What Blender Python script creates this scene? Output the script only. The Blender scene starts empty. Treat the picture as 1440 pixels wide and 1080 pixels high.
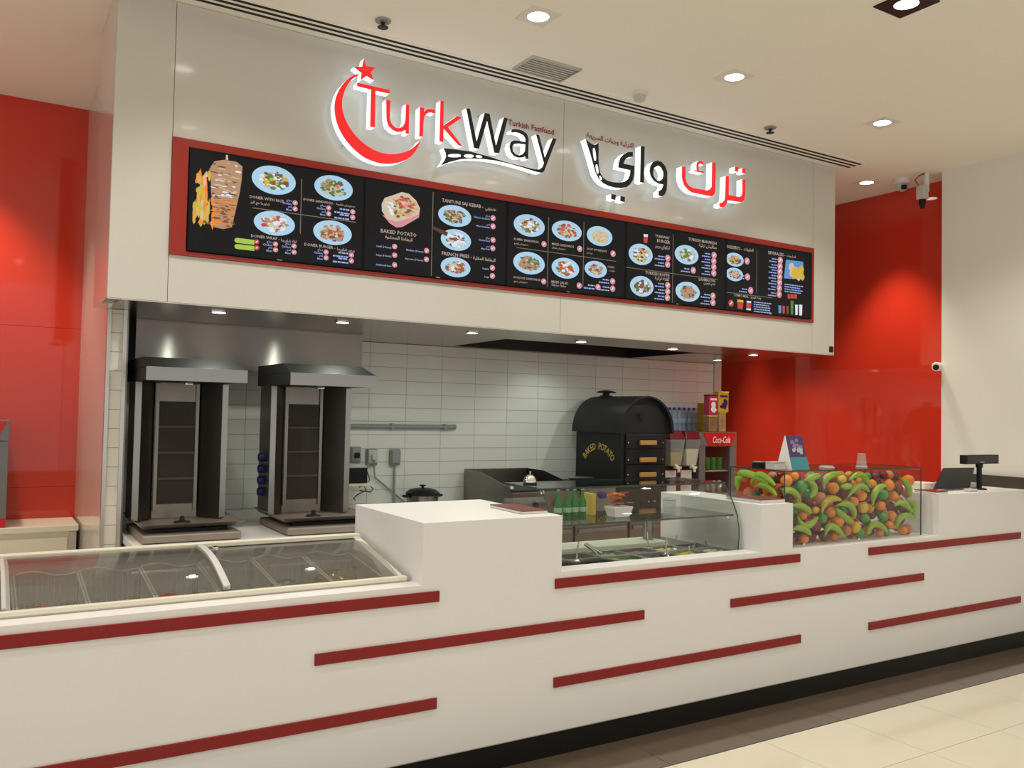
import bpy, math, random, unicodedata
from mathutils import Matrix, Vector
random.seed(7)
SC = bpy.context.scene
COL = SC.collection
# ------------------------------------------------------------------ camera
CX = Vector((0.0, -3.34, 1.6)); YAW, PIT, ROL, FOC = 0.5524069, 0.03285322, 0.01990863, 1211.2267
fw = Vector((math.sin(YAW)*math.cos(PIT), math.cos(YAW)*math.cos(PIT), math.sin(PIT)))
r0 = Vector((math.cos(YAW), -math.sin(YAW), 0)); u0 = r0.cross(fw)
rt = r0*math.cos(ROL) + u0*math.sin(ROL); up = rt.cross(fw)
cam = bpy.data.objects.new('camera', bpy.data.cameras.new('camera')); COL.objects.link(cam)
cam.data.sensor_width = 36; cam.data.lens = FOC/1440*36; cam.data.clip_start = .05
m4 = Matrix((rt, up, -fw)).transposed().to_4x4(); m4.translation = CX; cam.matrix_world = m4
SC.camera = cam
def at(px, py, ax, v):                      # a photograph pixel seen on the plane axis = v
    d = fw + rt*((px-720)/FOC) - up*((py-540)/FOC)
    return CX + d*((v-CX[ax])/d[ax])
# ------------------------------------------------------------------ world, exposure
W = bpy.data.worlds.new('world'); SC.world = W; W.use_nodes = True
W.node_tree.nodes['Background'].inputs[0].default_value = (1.0, .965, .905, 1)
W.node_tree.nodes['Background'].inputs[1].default_value = .80
vs = SC.view_settings; vs.view_transform = 'Standard'; vs.look = 'None'; vs.gamma = 1; vs.use_curve_mapping = False
vs.exposure = -0.10
WARM = (1, .84, .64); NEUT = (1, .94, .84); GREENISH = (.93, 1, .88)
P_CEIL, P_SOFF, P_WALL = 50, 11, 140        # lamp watts: ceiling downlights, soffit lamps, wall washers
# ------------------------------------------------------------------ layout constants
YF, ZC, ZS = 1.10, 3.59, 2.107              # fascia plane, ceiling height, soffit height
XRED, XWHITE, YB, YRED = 6.72, 6.48, 2.70, 3.10
# ------------------------------------------------------------------ materials
def M(name, col, rough=.5, metal=0, var=.04, scale=18, bump=0, coat=0, emit=None, es=0, aniso=0, stretch=None, spec=.5, alpha=None):
    m = bpy.data.materials.new(name); m.use_nodes = True
    n = m.node_tree.nodes; l = m.node_tree.links; b = n['Principled BSDF']
    tc = n.new('ShaderNodeTexCoord'); mp = n.new('ShaderNodeMapping'); nz = n.new('ShaderNodeTexNoise')
    l.new(tc.outputs['Object'], mp.inputs[0]); l.new(mp.outputs[0], nz.inputs['Vector'])
    if stretch: mp.inputs['Scale'].default_value = stretch
    nz.inputs['Scale'].default_value = scale; nz.inputs['Detail'].default_value = 3
    mx = n.new('ShaderNodeMix'); mx.data_type = 'RGBA'
    mx.inputs[6].default_value = (*[max(0, c*(1-var)) for c in col], 1); mx.inputs[7].default_value = (*[min(1, c*(1+var)) for c in col], 1)
    l.new(nz.outputs[0], mx.inputs[0]); l.new(mx.outputs[2], b.inputs['Base Color'])
    b.inputs['Roughness'].default_value = rough; b.inputs['Metallic'].default_value = metal
    b.inputs['Specular IOR Level'].default_value = spec
    if coat: b.inputs['Coat Weight'].default_value = coat; b.inputs['Coat Roughness'].default_value = .04
    if emit: b.inputs['Emission Color'].default_value = (*emit, 1); b.inputs['Emission Strength'].default_value = es
    if aniso:
        b.inputs['Anisotropic'].default_value = aniso
        tg = n.new('ShaderNodeCombineXYZ'); tg.inputs[2].default_value = 1; l.new(tg.outputs[0], b.inputs['Tangent'])
    if bump:
        bp = n.new('ShaderNodeBump'); bp.inputs['Strength'].default_value = bump; bp.inputs['Distance'].default_value = .004
        l.new(nz.outputs[0], bp.inputs['Height']); l.new(bp.outputs[0], b.inputs['Normal'])
    if alpha is not None: b.inputs['Alpha'].default_value = alpha
    return m
def glass(name, tint, haze=0, hazecol=(.8,.8,.78), refl=1.45, rough=0):
    m = bpy.data.materials.new(name); m.use_nodes = True
    n = m.node_tree.nodes; l = m.node_tree.links; n.remove(n['Principled BSDF']); out = n['Material Output']
    t = n.new('ShaderNodeBsdfTransparent'); t.inputs[0].default_value = (*tint, 1)
    g = n.new('ShaderNodeBsdfGlossy'); g.inputs['Roughness'].default_value = rough
    f = n.new('ShaderNodeFresnel'); ge = n.new('ShaderNodeNewGeometry'); mr_ = n.new('ShaderNodeMapRange')
    mr_.inputs[3].default_value = refl; mr_.inputs[4].default_value = 1/refl; l.new(ge.outputs['Backfacing'], mr_.inputs[0]); l.new(mr_.outputs[0], f.inputs[0])
    mx = n.new('ShaderNodeMixShader'); l.new(f.outputs[0], mx.inputs[0]); l.new(t.outputs[0], mx.inputs[1]); l.new(g.outputs[0], mx.inputs[2])
    last = mx
    if haze:
        d = n.new('ShaderNodeBsdfDiffuse'); d.inputs[0].default_value = (*hazecol, 1)
        nz = n.new('ShaderNodeTexNoise'); nz.inputs['Scale'].default_value = 6
        mr = n.new('ShaderNodeMapRange'); mr.inputs[3].default_value = haze*.6; mr.inputs[4].default_value = haze*1.4
        l.new(nz.outputs[0], mr.inputs[0])
        m2 = n.new('ShaderNodeMixShader'); l.new(mr.outputs[0], m2.inputs[0]); l.new(mx.outputs[0], m2.inputs[1]); l.new(d.outputs[0], m2.inputs[2]); last = m2
    l.new(last.outputs[0], out.inputs[0])
    return m
def E_(name, col, s=1.0):
    return M(name, tuple(c*.15 for c in col), .5, emit=col, es=s, var=.02)
MT = dict(
 white=M('white_laminate', (.79,.785,.775), .38, var=.015, scale=3),
 fascia=M('gloss_white_panel', (.64,.625,.575), .13, var=.01, scale=2, coat=.3),
 paint=M('ceiling_paint', (.91,.865,.78), .85, var=.01, scale=2),
 wallpaint=M('wall_paint', (.83,.80,.74), .7, var=.015, scale=3),
 red=M('red_back_painted_glass', (.64,.042,.020), .05, var=.02, scale=1.5, coat=.4),
 strip=M('dark_red_laminate', (.245,.014,.013), .38, var=.06, scale=12, spec=.3),
 frame=M('red_frame', (.33,.022,.014), .25, var=.04, scale=8),
 black=M('black_laminate', (.007,.0065,.007), .35, var=.2, scale=30, spec=.3),
 blk=M('black_plastic', (.010,.010,.011), .42, var=.1, spec=.25),
 enamel=M('black_enamel', (.012,.012,.013), .45, var=.15, scale=40, bump=.05, spec=.28), darkhood=M('dark_hood', (.014,.0135,.013), .6, 0, var=.1, spec=.2),
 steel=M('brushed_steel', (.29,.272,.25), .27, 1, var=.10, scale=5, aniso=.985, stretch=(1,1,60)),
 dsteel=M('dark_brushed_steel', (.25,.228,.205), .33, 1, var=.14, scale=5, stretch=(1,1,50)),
 bsteel=M('bright_steel', (.36,.36,.35), .30, 1, var=.06, scale=5, stretch=(1,1,60)), wingsteel=M('wing_steel', (.15,.138,.125), .36, 1, var=.12, scale=5, stretch=(1,1,50)), pansteel=M('pan_steel', (.33,.29,.25), .45, .6, var=.1),
 soff=M('soffit_steel', (.42,.38,.34), .22, 1, var=.06, scale=4, stretch=(1,40,1)),
 chrome=M('chrome', (.8,.8,.8), .06, 1, var=.02),
 alu=M('aluminium', (.62,.62,.60), .35, 1, var=.05),
 tile=M('white_glazed_tile', (.77,.785,.735), .12, var=.03, scale=2.5),
 grout=M('grey_grout', (.33,.32,.29), .9, var=.1, scale=60),
 ctile=M('column_tile', (.74,.71,.62), .16, var=.03, scale=2.5),
 floor=M('beige_porcelain', (.71,.66,.54), .10, var=.03, scale=3),
 brown=M('brown_porcelain', (.115,.085,.06), .07, var=.15, scale=6),
 fgrout=M('floor_grout', (.36,.31,.22), .9, var=.1, scale=60),
 burner=M('burner_mesh', (.035,.028,.024), .7, var=.3, scale=120, bump=.4),
 brownbar=M('scorched_bar', (.10,.062,.045), .6, var=.2),
 blue=M('blue_plastic', (.012,.014,.15), .4),
 wood=M('wood_handle', (.50,.26,.075), .5, var=.25, scale=6, stretch=(1,1,14)),
 gold=M('gold_paint', (.62,.44,.06), .5, var=.1),
 gplastic=M('grey_plastic', (.28,.30,.30), .5),
 lgrey=M('light_grey_plastic', (.55,.55,.53), .45),
 cream=M('cream_plastic', (.80,.76,.63), .4, var=.02),
 liner=M('freezer_liner', (.74,.72,.66), .5, var=.06, scale=9),
 wire=M('coated_wire', (.72,.71,.67), .35),
 maroon=M('maroon_plastic', (.17,.008,.018), .3),
 fridge=M('fridge_grey', (.20,.21,.215), .35, .3),
 coke=M('red_header', (.62,.016,.014), .35),
 wprint=M('white_print', (.85,.85,.85), .5),
 cork=M('paper_print', (.15,.035,.03), .45, var=.8, scale=25),
 paper=M('white_paper', (.80,.79,.77), .6),
 juice=M('lemon_juice', (.42,.36,.03), .25), milk=M('milky_juice', (.78,.74,.56), .3),
 orange=M('orange_peel', (.85,.27,.02), .38, var=.14, scale=60, bump=.12),
 banana=M('green_banana', (.30,.50,.045), .35, var=.25, scale=5), banana2=M('yellow_banana', (.55,.48,.05), .35, var=.2, scale=5),
 lime=M('green_apple', (.06,.33,.06), .3, var=.15, scale=8), plum=M('dark_red_plum', (.17,.022,.03), .35, var=.35, scale=6),
 lemon=M('yellow_lemon', (.72,.46,.03), .4, var=.12, scale=40, bump=.1), peach=M('peach', (.62,.22,.09), .45, var=.25, scale=5),
 stem=M('brown_stem', (.05,.05,.02), .7),
 glass=glass('clear_glass', (.978,.983,.975)), topglass=glass('green_float_glass', (.80,.87,.85), refl=1.5),
 lidglass=glass('freezer_lid_glass', (.78,.79,.77), haze=.07, hazecol=(.62,.60,.55)),
 edge=M('glass_edge', (.03,.06,.055), .15), plasticclear=glass('clear_plastic', (.86,.88,.88), haze=.22),
 bottle=M('green_bottle_glass', (.006,.20,.035), .08, var=.1), waterb=glass('water_bottle', (.75,.85,.94), haze=.45, hazecol=(.62,.74,.88)),
 cap=M('blue_cap', (.02,.05,.45), .4), label=M('bottle_label', (.35,.55,.40), .5),
 dish=E_('lit_plate', (.45,.72,.95), .78), scr=M('screen_black', (.008,.008,.009), .30, var=.05, emit=(.006,.006,.007), es=1, spec=.10),
 bezel=M('screen_bezel', (.005,.005,.006), .4, spec=.15),
 e_tan=E_('lit_tan', (.52,.30,.17), .75), e_brown=E_('lit_brown', (.22,.085,.045), .75), e_green=E_('lit_green', (.09,.25,.06), .75), e_red=E_('lit_red', (.62,.06,.04), .8),
 e_cream=E_('lit_cream', (.72,.60,.44), .75), e_white=E_('lit_white', (.80,.86,.98), .8), e_yellow=E_('lit_yellow', (.70,.48,.06), .8), e_orange=E_('lit_orange', (.85,.24,.02), .9),
 e_text=E_('lit_caption', (.50,.40,.34), .85), e_price=E_('lit_price', (.38,.50,.95), .75), e_pill=E_('lit_pill', (.42,.62,.08), .8), e_pink=E_('lit_pink', (.75,.30,.36), .75),
 e_line=E_('lit_line', (.36,.32,.22), .4), e_sky=E_('lit_sky', (.12,.36,.75), .7), e_char=E_('lit_char', (.10,.035,.015), .7),
 halo=E_('sign_backlight', (.78,.90,1.0), .9), led=E_('sign_white', (.90,.96,1.0), 1.35), redface=E_('sign_red', (1.0,.018,.022), .92), blackface=M('sign_black', (.012,.011,.014), .35),
 signtext=M('sign_small_red', (.28,.01,.012), .5), lens=E_('lamp_lens', (1.0,.93,.80), 9), dlens=E_('soffit_lens', (1,.97,.88), 9),
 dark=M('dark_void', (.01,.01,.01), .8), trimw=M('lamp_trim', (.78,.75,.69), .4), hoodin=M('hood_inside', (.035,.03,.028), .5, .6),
)
# ------------------------------------------------------------------ mesh helpers
def wloc(o):
    v = Vector((0,0,0))
    while o: v = v + o.location; o = o.parent
    return v
def tag(o, label=None, cat=None, group=None, kind=None):
    if label: o['label'] = label
    if cat: o['category'] = cat
    if group: o['group'] = group
    if kind: o['kind'] = kind
    return o
def thing(name, label, cat, loc=(0,0,0), group=None):
    o = bpy.data.objects.new(name, None); o.empty_display_size = .1; COL.objects.link(o); o.location = loc
    return tag(o, label, cat, group)
class MB:
    def __init__(s): s.v = []; s.f = []; s.m = []; s.k = 0
    def mat(s, k): s.k = k; return s
    def add(s, vs, fs):
        n = len(s.v); s.v += [tuple(p) for p in vs]; s.f += [tuple(i+n for i in f) for f in fs]; s.m += [s.k]*len(fs); return s
    def box(s, x0, x1, y0, y1, z0, z1):
        vs = [(x, y, z) for z in (z0, z1) for y in (y0, y1) for x in (x0, x1)]
        return s.add(vs, [(0,2,3,1),(4,5,7,6),(0,1,5,4),(2,6,7,3),(0,4,6,2),(1,3,7,5)])
    def hexa(s, b, t):                       # bottom quad, top quad (counter-clockwise seen from above)
        return s.add(list(b)+list(t), [(3,2,1,0),(4,5,6,7),(0,1,5,4),(1,2,6,5),(2,3,7,6),(3,0,4,7)])
    def prism(s, pts, ax, a, b):             # polygon extruded along axis; pts in the other two axes in order
        def mk(p, t):
            q = list(p); q.insert(ax, t); return q
        n = len(pts)
        return s.add([mk(p, a) for p in pts]+[mk(p, b) for p in pts], [tuple(range(n))[::-1], tuple(range(n, 2*n))]+[(i, (i+1) % n, n+(i+1) % n, n+i) for i in range(n)])
    def tube(s, pts, r, n=8, closed=False):
        pts = [Vector(p) for p in pts]; N = len(pts); rs = r if isinstance(r, (list, tuple)) else [r]*N
        vs = []; pu = None
        for i, p in enumerate(pts):
            a = pts[(i-1) % N] if (closed or i) else p; b = pts[(i+1) % N] if (closed or i < N-1) else p
            t = (b-a).normalized()
            if pu is None: pu = Vector((0,0,1)) if abs(t.z) < .9 else Vector((1,0,0))
            u = (pu - t*pu.dot(t)); u = u.normalized() if u.length > 1e-6 else t.orthogonal().normalized()
            w = t.cross(u); pu = u
            vs += [p + (u*math.cos(2*math.pi*k/n) + w*math.sin(2*math.pi*k/n))*rs[i] for k in range(n)]
        fs = [(i*n+k, i*n+(k+1) % n, ((i+1) % N)*n+(k+1) % n, ((i+1) % N)*n+k) for i in range(N if closed else N-1) for k in range(n)]
        if not closed: fs += [tuple(range(n))[::-1], tuple(range((N-1)*n, N*n))]
        return s.add(vs, fs)
    def lathe(s, prof, c=(0,0,0), n=16, ax=2):
        vs = []
        for r, h in prof:
            for k in range(n):
                a = 2*math.pi*k/n; p = [r*math.cos(a), r*math.sin(a)]; p.insert(ax, h)
                vs.append((p[0]+c[0], p[1]+c[1], p[2]+c[2]))
        fs = [(i*n+k, i*n+(k+1) % n, (i+1)*n+(k+1) % n, (i+1)*n+k) for i in range(len(prof)-1) for k in range(n)]
        fs += [tuple(range(n))[::-1], tuple(range((len(prof)-1)*n, len(prof)*n))]
        return s.add(vs, fs)
    def ball(s, c, r, n=12, m=8, sz=1, sx=1):
        prof = [(max(1e-4, r*sx*math.sin(math.pi*i/m)), -r*sz*math.cos(math.pi*i/m)) for i in range(m+1)]
        return s.lathe(prof, c, n)
    def quad(s, *p): return s.add(p, [tuple(range(len(p)))])
    def sheet(s, prof, x0, x1, th=.005):     # profile (y,z) swept along x with thickness
        n = len(prof); q = []
        for i, (y, z) in enumerate(prof):
            a = prof[max(0, i-1)]; b = prof[min(n-1, i+1)]; d = Vector((b[0]-a[0], b[1]-a[1])).normalized()
            q.append((y-d.y*th*-1, z+d.x*th*-1))
        return s.prism(prof+q[::-1], 0, x0, x1)
    def build(s, name, mats, parent=None, smooth=False, bevel=0, base=True):
        me = bpy.data.meshes.new(name); off = wloc(parent)
        loc = Vector((0,0,0))
        if parent is None and base:
            xs = [p[0] for p in s.v]; ys = [p[1] for p in s.v]; loc = Vector(((min(xs)+max(xs))/2, (min(ys)+max(ys))/2, min(p[2] for p in s.v)))
        d = off+loc
        me.from_pydata([(p[0]-d.x, p[1]-d.y, p[2]-d.z) for p in s.v], [], s.f)
        if not isinstance(mats, (list, tuple)): mats = [mats]
        for m in mats: me.materials.append(MT[m] if isinstance(m, str) else m)
        me.polygons.foreach_set('material_index', s.m)
        if smooth: me.polygons.foreach_set('use_smooth', [True]*len(me.polygons))
        import bmesh
        bm = bmesh.new(); bm.from_mesh(me); bmesh.ops.recalc_face_normals(bm, faces=bm.faces); bm.to_mesh(me); bm.free()
        if smooth: me.set_sharp_from_angle(angle=math.radians(42))
        o = bpy.data.objects.new(name, me); COL.objects.link(o); o.location = loc
        if parent: o.parent = parent
        if bevel:
            b = o.modifiers.new('bevel', 'BEVEL'); b.width = bevel; b.segments = 2; b.limit_method = 'ANGLE'
        return o
def struct(o): o['kind'] = 'structure'; return o
def copy_tree(o, parent=None):
    c = o.copy(); COL.objects.link(c); c.parent = parent
    for ch in o.children: copy_tree(ch, c)
    return c
ORD = ['first','second','third','fourth','fifth','sixth','seventh','eighth','ninth','tenth','eleventh','twelfth','thirteenth','fourteenth','fifteenth','sixteenth','seventeenth','eighteenth','nineteenth','twentieth']
for t_ in ('twenty', 'thirty', 'forty', 'fifty'):
    if t_ != 'twenty': ORD.append(t_[:-1]+'ieth')
    ORD += [t_+'-'+w for w in ORD[:9]]
def link_mesh(name, me, mats, parent, loc=(0,0,0)):
    for m in mats: me.materials.append(MT[m])
    o = bpy.data.objects.new(name, me); COL.objects.link(o); o.location = loc; o.parent = parent; return o
# Arabic shaping with presentation forms
AF = {}
for cp in range(0xFE80, 0xFEFD):
    d = unicodedata.decomposition(chr(cp)).split()
    if len(d) == 2: AF.setdefault(chr(int(d[1], 16)), {})[d[0][1:-1]] = chr(cp)
def arabic(s):
    out = []
    for i, c in enumerate(s):
        f = AF.get(c)
        if not f: out.append(c); continue
        p = AF.get(s[i-1], {}) if i else {}; nx = AF.get(s[i+1], {}) if i+1 < len(s) else {}
        jp = 'initial' in p; jn = 'initial' in f and 'final' in nx
        k = 'medial' if jp and jn else 'final' if jp else 'initial' if jn else 'isolated'
        out.append(f.get(k, f.get('isolated', c)))
    return ''.join(reversed(out))
def text_verts(body, res=2, shear=0, spacing=1.0, bold=.012):
    c = bpy.data.curves.new('text', 'FONT'); c.body = body; c.resolution_u = res; c.shear = shear; c.offset = bold; c.space_character = spacing
    o = bpy.data.objects.new('text', c); me = bpy.data.meshes.new_from_object(o)
    vs = [tuple(v.co) for v in me.vertices]; fs = [tuple(p.vertices) for p in me.polygons]
    bpy.data.objects.remove(o); bpy.data.curves.remove(c); bpy.data.meshes.remove(me)
    return vs, fs
def text_on(mb, body, org, ux, uz, width=None, size=None, res=2, right=False, shear=0):
    vs, fs = text_verts(body, res, shear)
    if not vs: return mb
    x0 = min(v[0] for v in vs); x1 = max(v[0] for v in vs)
    s = width/(x1-x0) if width else size
    org = Vector(org); sh = (x1-x0)*s if right else 0
    return mb.add([org + ux*((v[0]-x0)*s - sh) + uz*(v[1]*s) for v in vs], fs)
EX, EZ = Vector((1,0,0)), Vector((0,0,1))
def ext_outline(contours, y0, y1):           # contours of (x,z), holes by even-odd, solid between y0 (front) and y1
    c = bpy.data.curves.new('outline', 'CURVE'); c.dimensions = '2D'; c.fill_mode = 'BOTH'; c.extrude = (y1-y0)/2
    for pts in contours:
        sp = c.splines.new('POLY'); sp.points.add(len(pts)-1); sp.use_cyclic_u = True
        for p, q in zip(sp.points, pts): p.co = (q[0], q[1], 0, 1)
    o = bpy.data.objects.new('outline', c); me = bpy.data.meshes.new_from_object(o)
    mb = MB(); vs = [(v.co.x, (y0+y1)/2 - v.co.z, v.co.y) for v in me.vertices]
    for p in me.polygons:
        mb.mat(0 if p.normal.z > .9 else 2 if p.normal.z < -.9 else 1).add([vs[i] for i in p.vertices], [tuple(range(len(p.vertices)))])
    bpy.data.objects.remove(o); bpy.data.curves.remove(c); bpy.data.meshes.remove(me)
    return mb
def smooth_pts(pts, it=1):
    for _ in range(it):
        q = []
        for i, p in enumerate(pts):
            n = pts[(i+1) % len(pts)]
            q += [(p[0]*.75+n[0]*.25, p[1]*.75+n[1]*.25), (p[0]*.25+n[0]*.75, p[1]*.25+n[1]*.75)]
        pts = q
    return pts
# ------------------------------------------------------------------ lamps
def downlight(name, x, y, z, label, watts, col, group, r=.055, sq=.085, trim='trimw', lens='lens', size=125, tilt=None, deep=False):
    t = thing(name, label, 'lamp', (x, y, z), group)
    mb = MB(); n = 24; o = []
    for k in range(n):                        # square trim plate with a round hole
        a = 2*math.pi*k/n; c, s = math.cos(a), math.sin(a); q = sq/max(abs(c), abs(s)) if sq else r*1.35
        o.append(((x+q*c, y+q*s), (x+r*c, y+r*s)))
    zb = z-.006
    for k in range(n):
        (a, b), (c, d) = o[k], o[(k+1) % n]
        mb.add([(*a, zb), (*c, zb), (*d, zb), (*b, zb), (*a, z), (*c, z), (*d, z), (*b, z)], [(0,1,2,3),(4,7,6,5),(0,4,5,1),(3,2,6,7),(0,3,7,4),(1,5,6,2)])
    mb.build('trim', trim, t)
    MB().lathe([(r, z-.004), (r*.9, z-.0055), (r*.5, z-.007), (.002, z-.0075)], (x, y, 0), 20).build('lens', lens, t, smooth=True)
    L = bpy.data.lights.new('spot', 'SPOT'); L.energy = watts; L.color = col; L.spot_size = math.radians(size); L.spot_blend = .65; L.shadow_soft_size = .05 if size < 150 else .016
    lo = bpy.data.objects.new('lamp_light', L); COL.objects.link(lo); lo.parent = t; lo.location = (0, 0, -.03)
    if tilt: lo.rotation_euler = tilt
    return t
# ================================================================== THE SETTING
# floor: grout bed, brown border row along the plinth, beige 60 cm tiles
fl = struct(MB().box(-5, 9, -7, 4.4, -.06, -.004).build('floor', 'fgrout'))
me_t = {}
def tile_piece(parent, x0, x1, y0, y1, z0, z1, mat, name='tile', g=.0015):
    key = (round(x1-x0, 3), round(y1-y0, 3), round(z1-z0, 3), mat)
    if key not in me_t:
        w, d, h = (x1-x0)/2-g*(x1-x0 > .012), (y1-y0)/2-(g if y1-y0 > .012 else 0), (z1-z0)/2-(g if z1-z0 > .012 else 0)
        o = MB().box(-w, w, -d, d, -h, h).build(name, mat, base=False); me_t[key] = o.data; bpy.data.objects.remove(o)
    o = bpy.data.objects.new(name, me_t[key]); COL.objects.link(o); o.parent = parent
    o.location = Vector(((x0+x1)/2, (y0+y1)/2, (z0+z1)/2)) - wloc(parent); return o
xs = [3.952+.6*i for i in range(-8, 8)]
for x in xs:
    tile_piece(fl, x, x+.6, -.335, .05, -.0100, 0, 'brown')
    for y0, y1 in [(-.835, -.34), (-1.435, -.835), (-2.035, -1.435), (-2.635, -2.035), (-3.235, -2.635), (-3.835, -3.235), (-4.435, -3.835)]:
        tile_piece(fl, x, x+.6, y0, y1, -.0100, 0, 'floor')
mb = MB()                                     # the rest of the floor, out of reach of the picture: same tiles, joined
xg = [3.952+.6*i for i in range(-15, 9)]
for x in xg:
    for k in range(20):
        y0 = -.835-.6*10+.6*k if k < 12 else .05+.6*(k-12)
        if k < 12 and y0 > -4.5 and 3.952-.6*8-.01 < x < 3.952+.6*8-.01: continue
        if k < 12 and y0 > -.4: continue
        if y0+.6 > 4.37: continue
        mb.box(x+.0015, x+.5985, y0+.0015, y0+.5985, -.010, 0)
mb.build('tile_field', 'floor', fl)['kind'] = 'stuff'
struct(MB().box(-5, 9, -7, 4.4, ZC, ZC+.1).build('ceiling', 'paint'))
# red glass wall on the left, three stacked sheets with fine joints
wl = struct(MB().box(-5, .60, YRED+.012, YRED+.12, 0, ZC).build('wall_left', 'grout'))
for x0, x1 in [(-3.4, -2.0), (-2.0, -.6), (-.6, .58)]:
    for z0, z1 in [(0, 1.05), (1.05, 2.10), (2.10, ZC)]:
        tile_piece(wl, x0, x1, YRED, YRED+.012, z0, z1, 'red', 'glass_panel', .001)
# side return of the column, gloss white
struct(MB().box(.56, .655, 1.69, YRED+.01, 0, ZC-.001).build('wall_column', 'fascia'))
cl = struct(MB().box(.575, .635, 1.672, 1.689, .0, ZS).build('trim_column', 'grout'))
z = .86-.102*8
while z < ZS-.02:
    tile_piece(cl, .575, .637, 1.666, 1.674, z, min(z+.102, ZS-.001), 'ctile', 'tile', .0012); z += .102
struct(MB().box(.558, .576, 1.655, 1.689, 0, ZS-.001).build('trim_1', 'alu'))
struct(MB().box(.636, .655, 1.655, 1.689, 0, ZS-.001).build('trim_2', 'alu'))
# kitchen side wall in steel, behind the column
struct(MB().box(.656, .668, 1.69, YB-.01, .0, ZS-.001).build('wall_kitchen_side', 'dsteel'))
# back wall with 30 x 10 cm tiles, stack bond
wb = struct(MB().box(.60, 6.03, YB+.008, YB+.15, 0, ZS+.9).build('wall_back', 'grout'))
n = 0
TX0 = at(620.5, 560, 1, YB).x % .302; TZ0 = at(669, 558, 1, YB).z % .1025
xs = [TX0+.302*i for i in range(1, 21)]; zs = [TZ0+.1025*i for i in range(7, 21)]
for x in xs:
    for z in zs:
        x0, x1 = max(x, .668), min(x+.302, 6.0); z1 = min(z+.1025, ZS-.002)
        if x1-x0 > .02 and z1-z > .02: tile_piece(wb, x0, x1, YB, YB+.0085, z, z1, 'tile', 'tile', .0013)
struct(MB().box(6.0, 6.085, YB-.02, YB+.16, 0, ZS+.9).build('trim_3', 'fascia'))
# right: red glass wall, then the white wall that stands proud of it
wr = struct(MB().box(XRED+.012, XRED+.12, .60, 4.4, 0, ZC).build('wall_right', 'grout'))
for y0, y1 in [(.685, 1.95), (1.95, 3.15), (3.15, 4.35)]:
    for z0, z1 in [(0, ZC)]:
        tile_piece(wr, XRED, XRED+.012, y0, y1, z0, z1, 'red', 'glass_panel', .001)
struct(MB().box(XWHITE, XRED+.3, -7, .684, 0, ZC).build('wall_right_white', 'wallpaint'))
struct(MB().box(XWHITE-.03, XWHITE, -1.6, .60, 1.105, 1.20).build('trim_4', M('dark_band', (.055,.045,.035), .5, var=.1)))
struct(MB().box(-5, XRED+.2, 4.36, 4.45, 0, ZC).build('wall_rear', 'wallpaint'))
# bulkhead behind the fascia and the steel soffit with its extraction opening
H = [(3.08, 1.75), (4.90, 1.80), (4.94, 2.66), (3.12, 2.62)]
def soff_piece(pts): return [(x, y, ZS) for x, y in pts], [(x, y, ZS+.02) for x, y in pts]
sb = MB()
for pts in [[(.56, YF+.02), (5.715, YF+.02), (5.82, 1.75), (.56, 1.75)], [(.655, 1.75), H[0], H[3], (.655, YB-.001)], [H[1], (5.82, 1.75), (5.98, YB-.001), H[2]], [(.655, YB-.001), H[3], H[2], (5.98, YB-.001)]]:
    # keep orientation counter-clockwise
    sb.hexa(*soff_piece(pts))
so = struct(sb.build('ceiling_soffit', 'soff'))
hb = MB()
for a, b in zip(H, H[1:]+H[:1]): hb.quad((*a, ZS+.002), (*b, ZS+.002), (*b, ZS+.42), (*a, ZS+.42))
hb.quad(*[(x, y, ZS+.42) for x, y in H]); hb.box(3.3, 4.7, 2.0, 2.08, ZS+.10, ZS+.16)
hb.build('hood_recess', 'hoodin', so)
for i in range(5): MB().box(3.2+.33*i, 3.5+.33*i, 2.15, 2.6, ZS+.12, ZS+.15).build('grease_filter', 'dsteel', so, bevel=.003)
struct(MB().box(.56, 5.70, YF+.30, YF+.58, ZS+.021, ZC-.001).build('wall_bulkhead', 'paint'))
# fascia: lacquered panels with open joints, above and below the menu screens
MX0, MX1, MZ0, MZ1 = .757, 5.455, 2.338, 2.915
fa = struct(MB().box(.495, 5.71, YF+.012, YF+.299, ZS+.021, ZC-.001).build('wall_fascia', 'grout'))
cut = [.490, MX0, 3.085, MX1, 5.715]
for i in range(4):
    for z0, z1 in ([(ZS-.004, ZC-.001)] if i in (0, 3) else [(ZS-.004, MZ0), (MZ1, ZC-.001)]):
        tile_piece(fa, cut[i], cut[i+1], YF, YF+.012, z0, z1, 'fascia', 'panel', .0015)
tile_piece(fa, .490, .494, YF+.013, YF+.578, ZS-.004, ZC-.001, 'fascia', 'panel', .001)
MB().box(.495, .56, YF+.3, YF+.575, ZS+.0, ZC-.002).build('panel', 'fascia', fa)
MB().box(.494, 5.714, YF+.001, YF+.03, ZS-.007, ZS-.0045).build('edge_strip', 'white', fa)
tg_ = MB().box(5.655, 5.70, YF-.004, YF, ZS+.015, ZS+.06).build('maker_plate', 'blk'); tag(tg_, 'small square black plate on the white fascia corner', 'plate')
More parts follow.
